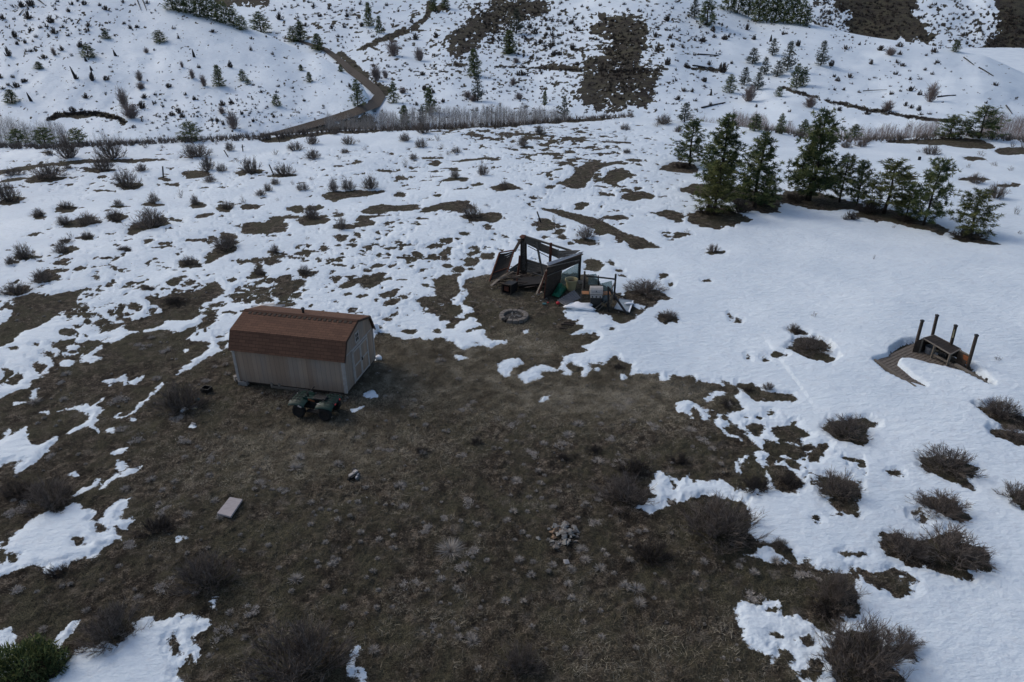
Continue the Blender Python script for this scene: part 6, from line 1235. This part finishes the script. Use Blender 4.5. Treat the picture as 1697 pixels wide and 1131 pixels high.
# ---- glazed frame lying on the ground
e = empty('window_sash', G(1032, 512), 'glazed window frame with white edge lying flat right of the black frame', 'window')
zz = .12; a, b_, c, d = [Vector((G(x, y).x, G(x, y).y, zz)) for x, y in ((1018, 515), (1027, 499), (1048.5, 502.5), (1042, 521))]
m = MB(); m.slab([a, b_, c, d], .02); m.build('pane', simple('sash_pane', (.26, .30, .32), (.18, .21, .23), 5, .15, .05, spec=.6), e)
m = MB(); m.beam(a, b_, .04, .05); m.beam(b_, c, .04, .05); m.beam(d, a, .04, .05); m.build('dark_rail', M['grey_metal'], e)
m = MB(); m.beam(c, d, .07, .06); m.build('white_rail', M['snow_solid'], e)
p = G(1044, 509); o = blob_mesh('snow_lump', M['snow_solid'], (p.x-.05, p.y, .2), (.24, .09, .06), seed=8, label='narrow strip of snow lying across the glazed window frame', cat='snow lump')
# ---- logs and sticks near the fire ring
for a, b_, r_, lb in (((930, 541), (951, 542.5), .05, 'dark split log lying in the snow edge, upper of the pair'), ((934, 538), (953, 539), .04, 'dark thin log behind the split log at the snow edge'), ((927, 547), (940, 549), .045, 'short dark log lowest of the logs at the snow edge'), ((775, 502), (795, 505), .025, 'pale thin stick on the ground left of the fire ring'), ((813, 476), (822, 474), .03, 'short pale stick left of the wood stove'), ((985, 516), (998, 508), .03, 'grey stick lying below the wheelbarrow')):
    A_, B_ = G(*a), G(*b_); A_.z = B_.z = .06+r_; m = MB(); m.tube([A_, (A_+B_)/2+Vector((0, .02, .01)), B_], [r_, r_*1.1, r_*.8], 7); o = m.build('stick', M['wood_pale'] if 'pale' in lb else M['wood_dark']); tag(o, lb, 'stick')
# ================================================================ FIRE RING
fc = G(851.5, 526); e = empty('fire_ring', fc, 'round fire ring of pale stone blocks with ash in the middle', 'fire ring')
nb = 15
for k in range(nb):
    if k == 9: a0, a1 = 2*math.pi*k/nb+.09, 2*math.pi*(k+1)/nb-.09
    else: a0, a1 = 2*math.pi*k/nb+.018, 2*math.pi*(k+1)/nb-.018
    r0, r1 = .50, .74; h_ = .15+random.uniform(-.015, .015)
    V = []
    for r_, a in ((r0, a0), (r1, a0), (r1, (a0+a1)/2), (r1, a1), (r0, a1), (r0, (a0+a1)/2)): V.append((fc.x+r_*math.cos(a), fc.y+r_*math.sin(a), h_))
    V += [(x, y, -.05) for x, y, z in V]; m = MB(); m.add(V, [(0, 1, 2, 3, 4, 5), (11, 10, 9, 8, 7, 6)]+[(i, i+6, (i+1) % 6+6, (i+1) % 6) for i in range(6)])
    bevel(m.build('stone_block', M['stone'] if k != 9 else M['wood_black'], e), .02)
m = MB(); m.lathe([(.005, .07), (.3, .06), (.49, .03)], 24, (fc.x, fc.y, 0)); m.build('ash_bed', M['ash'], e)
g = random.Random(5); m = MB()
for k in range(22): a = g.uniform(0, 6.28); r_ = g.uniform(0, .4); s_ = g.uniform(.015, .05); m.box((fc.x+r_*math.cos(a), fc.y+r_*math.sin(a), .09), (s_*1.6, s_, s_), Matrix.Rotation(a, 3, 'Z'))
m.build('charcoal', M['concrete'], e)

# ================================================================ HALF BURIED DECK
dk = empty('wooden_deck', G(1540, 610), 'weathered plank deck half buried in deep snow at right', 'deck')
A_, B_, C_, D_ = G(1448, 603), G(1516, 572), G(1645, 644), G(1578, 690); dz = .10
g = random.Random(12); n = 24; m = MB()
for k in range(n):                        # planks run across, from the long front edge to the back edge
    f0, f1 = k/n, (k+1)/n-.0055; a, b_, c, d = A_.lerp(D_, f0), B_.lerp(C_, f0), B_.lerp(C_, f1), A_.lerp(D_, f1); z = dz+g.uniform(-.004, .006)
    m.slab([Vector((q_.x, q_.y, z)) for q_ in (a, b_, c, d)], .035)
deck_mat = NT('deck_board'); P_ = deck_mat.pos('Object'); nn = deck_mat.noise(7, deck_mat.mapv(P_, (1, 1, 1)), 5, .7)
m.build('deck_boards', deck_mat.fin(deck_mat.ramp(nn, [(.3, (.075, .063, .052)), (.7, (.17, .148, .128))]), .85, deck_mat.bump(nn, .4, .01)), dk)
m = MB(); m.beam(A_+Vector((-.03, -.03, dz+.07)), A_.lerp(D_, .55)+Vector((-.02, -.03, dz+.06)), .10, .16); m.build('front_rail', M['wood_grey'], dk)
a, b_ = pt(1583, 604, Yof(613)), pt(1634, 634, Yof(640)); m = MB(); m.beam(a, b_, .16, .09); m.beam(b_, pt(1643, 643, Yof(645)), .07, .05); m.build('side_rail', M['wood_grey'], dk)
m = MB(); q_ = G(1632, 637); m.beam(Vector((q_.x, q_.y, 0)), Vector((q_.x, q_.y, .28)), .07); m.build('rail_stub', M['wood_dark'], dk)
for (bx, by), (tx, ty), lb in (((1514, 586), (1528.5, 532), 'first square post from the left standing at the deck'), ((1541, 575), (1553, 523), 'second square post from the left, behind the counter'), ((1571, 592), (1584, 540), 'third square post with a pale scar, behind the counter'), ((1602.5, 613), (1618.5, 556), 'rightmost square post standing beside the rusty panel')):
    p = G(bx, by); tp = pt(tx, ty, p.y); e = empty('deck_post', p, lb, 'post', 'square posts standing around the deck'); m = MB(); m.beam(Vector((p.x, p.y, -.1)), tp, .105, .105); bevel(m.build('shaft', M['wood_dark'], e), .008)
    m = MB(); m.beam(tp-Vector((0, 0, .04)), tp+Vector((0, 0, .04)), .13, .13); bevel(m.build('cap', M['black_metal'], e), .01)
    if 'scar' in lb: m = MB(); m.slab([pt(tx-3.3, ty+8, p.y-.075), pt(tx-1.6, ty+6, p.y-.075), pt(tx-4, ty+20, p.y-.075), pt(tx-6.5, ty+20, p.y-.075)], .01); m.build('pale_scar', M['yellow_plastic'], e)
# counter
ct = empty('counter', G(1560, 600), 'dark wooden counter with open shelves standing on the deck', 'counter')
hgt = .62
f = Vector((G(1569.5, 610).x, G(1569.5, 610).y, dz))      # front right foot
q0, q1, q2, q3 = pt(1530, 561, Yof(588)), pt(1548, 556, Yof(579)), pt(1592, 579, Yof(597)), pt(1575.5, 588, Yof(610))
zt = (q0.z+q1.z+q2.z+q3.z)/4; g = random.Random(2); m = MB(); n = 9
for k in range(n):
    f0, f1 = k/n, (k+1)/n-.008; m.slab([q0.lerp(q3, f0), q1.lerp(q2, f0), q1.lerp(q2, f1), q0.lerp(q3, f1)], .035)
m.build('worktop', M['wood_dark'], ct)
m = MB(); e3 = Vector((0, 0, .005))
for a, b_ in ((q0, q3), (q3, q2), (q2, q1), (q1, q0)): m.beam(a+e3, b_+e3, .035, .05)
m.build('edge_trim', M['wood_pale'], ct)
for k, q_ in enumerate((q3, q2, q0, q1, q0.lerp(q3, .45))):
    m = MB(); m.beam(q_-Vector((0, -.02 if k in (0, 2, 4) else .02, .03)), Vector((q_.x, q_.y+(.02 if k in (0, 2, 4) else -.02), dz)), .08, .07); m.build('leg', M['wood_grey'], ct)
m = planks([q1-Vector((0, 0, .04)), q2-Vector((0, 0, .04)), Vector((q2.x, q2.y, dz)), Vector((q1.x, q1.y, dz))], 4, .02, .01, .003); m.build('back_panel', M['wood_black'], ct)
m = MB(); L0 = pt(1517, 566, Yof(587)); m.slab([L0, q0-Vector((0, 0, .02)), Vector((q0.x, q0.y, dz)), Vector((L0.x, L0.y, dz))], .03); m.slab([q0, q1, Vector((q1.x, q1.y, dz)), Vector((q0.x, q0.y, dz))], .02); m.build('end_panel', M['wood_dark'], ct)
m = MB(); a, b_ = q0.lerp(q3, .5), q3; m.beam(Vector((a.x, a.y, dz+.22)), Vector((b_.x, b_.y, dz+.18)), .09, .05); m.build('lower_rail', M['wood_grey'], ct)
e = empty('rusty_panel', G(1598, 605), 'rust orange metal panel fixed between the counter and the right post', 'panel')
r0, r1 = pt(1591, 581, Yof(603)), pt(1608, 590, Yof(611)); m = MB(); m.slab([r0, r1, Vector((r1.x-.12, r1.y, dz)), Vector((r0.x-.05, r0.y, dz))], .025); m.build('panel', M['wood_dark'], e)
m = MB(); c_ = (r0+r1)/2; m.slab([r0+Vector((.02, -.03, -.1)), r1+Vector((-.04, -.03, -.05)), r1+Vector((-.07, -.03, -.42)), r0+Vector((.0, -.03, -.40))], .01); m.build('rust_patch', M['rust_orange'], e)
m = MB(); m.beam(r0, r1, .05, .04); m.build('top_edge', M['wood_pale'], e)
p = G(1538.5, 589); p.z = dz; e = empty('metal_bucket', p, 'open grey metal bucket on the deck under the counter', 'bucket')
m = MB(); c = (p.x, p.y, dz); m.lathe([(.01, .02), (.17, .02), (.22, .34), (.235, .35), (.20, .35), (.16, .06), (.01, .06)], 20, c); m.build('bucket_body', M['grey_metal'], e)
p = G(1549.5, 593); blob_mesh('white_jug', M['grey_metal'], (p.x, p.y, dz+.08), (.08, .08, .09), seed=3, rough=.15, label='small pale container on the deck between the counter legs', cat='container')
p = G(1557, 585.5); blob_mesh('wire_coil', M['sheet_metal'], (p.x, p.y, dz+.16), (.12, .05, .17), seed=5, rough=.2, label='pale coil leaning under the counter right of the grey bucket', cat='coil')
NM.run(); NH.run()
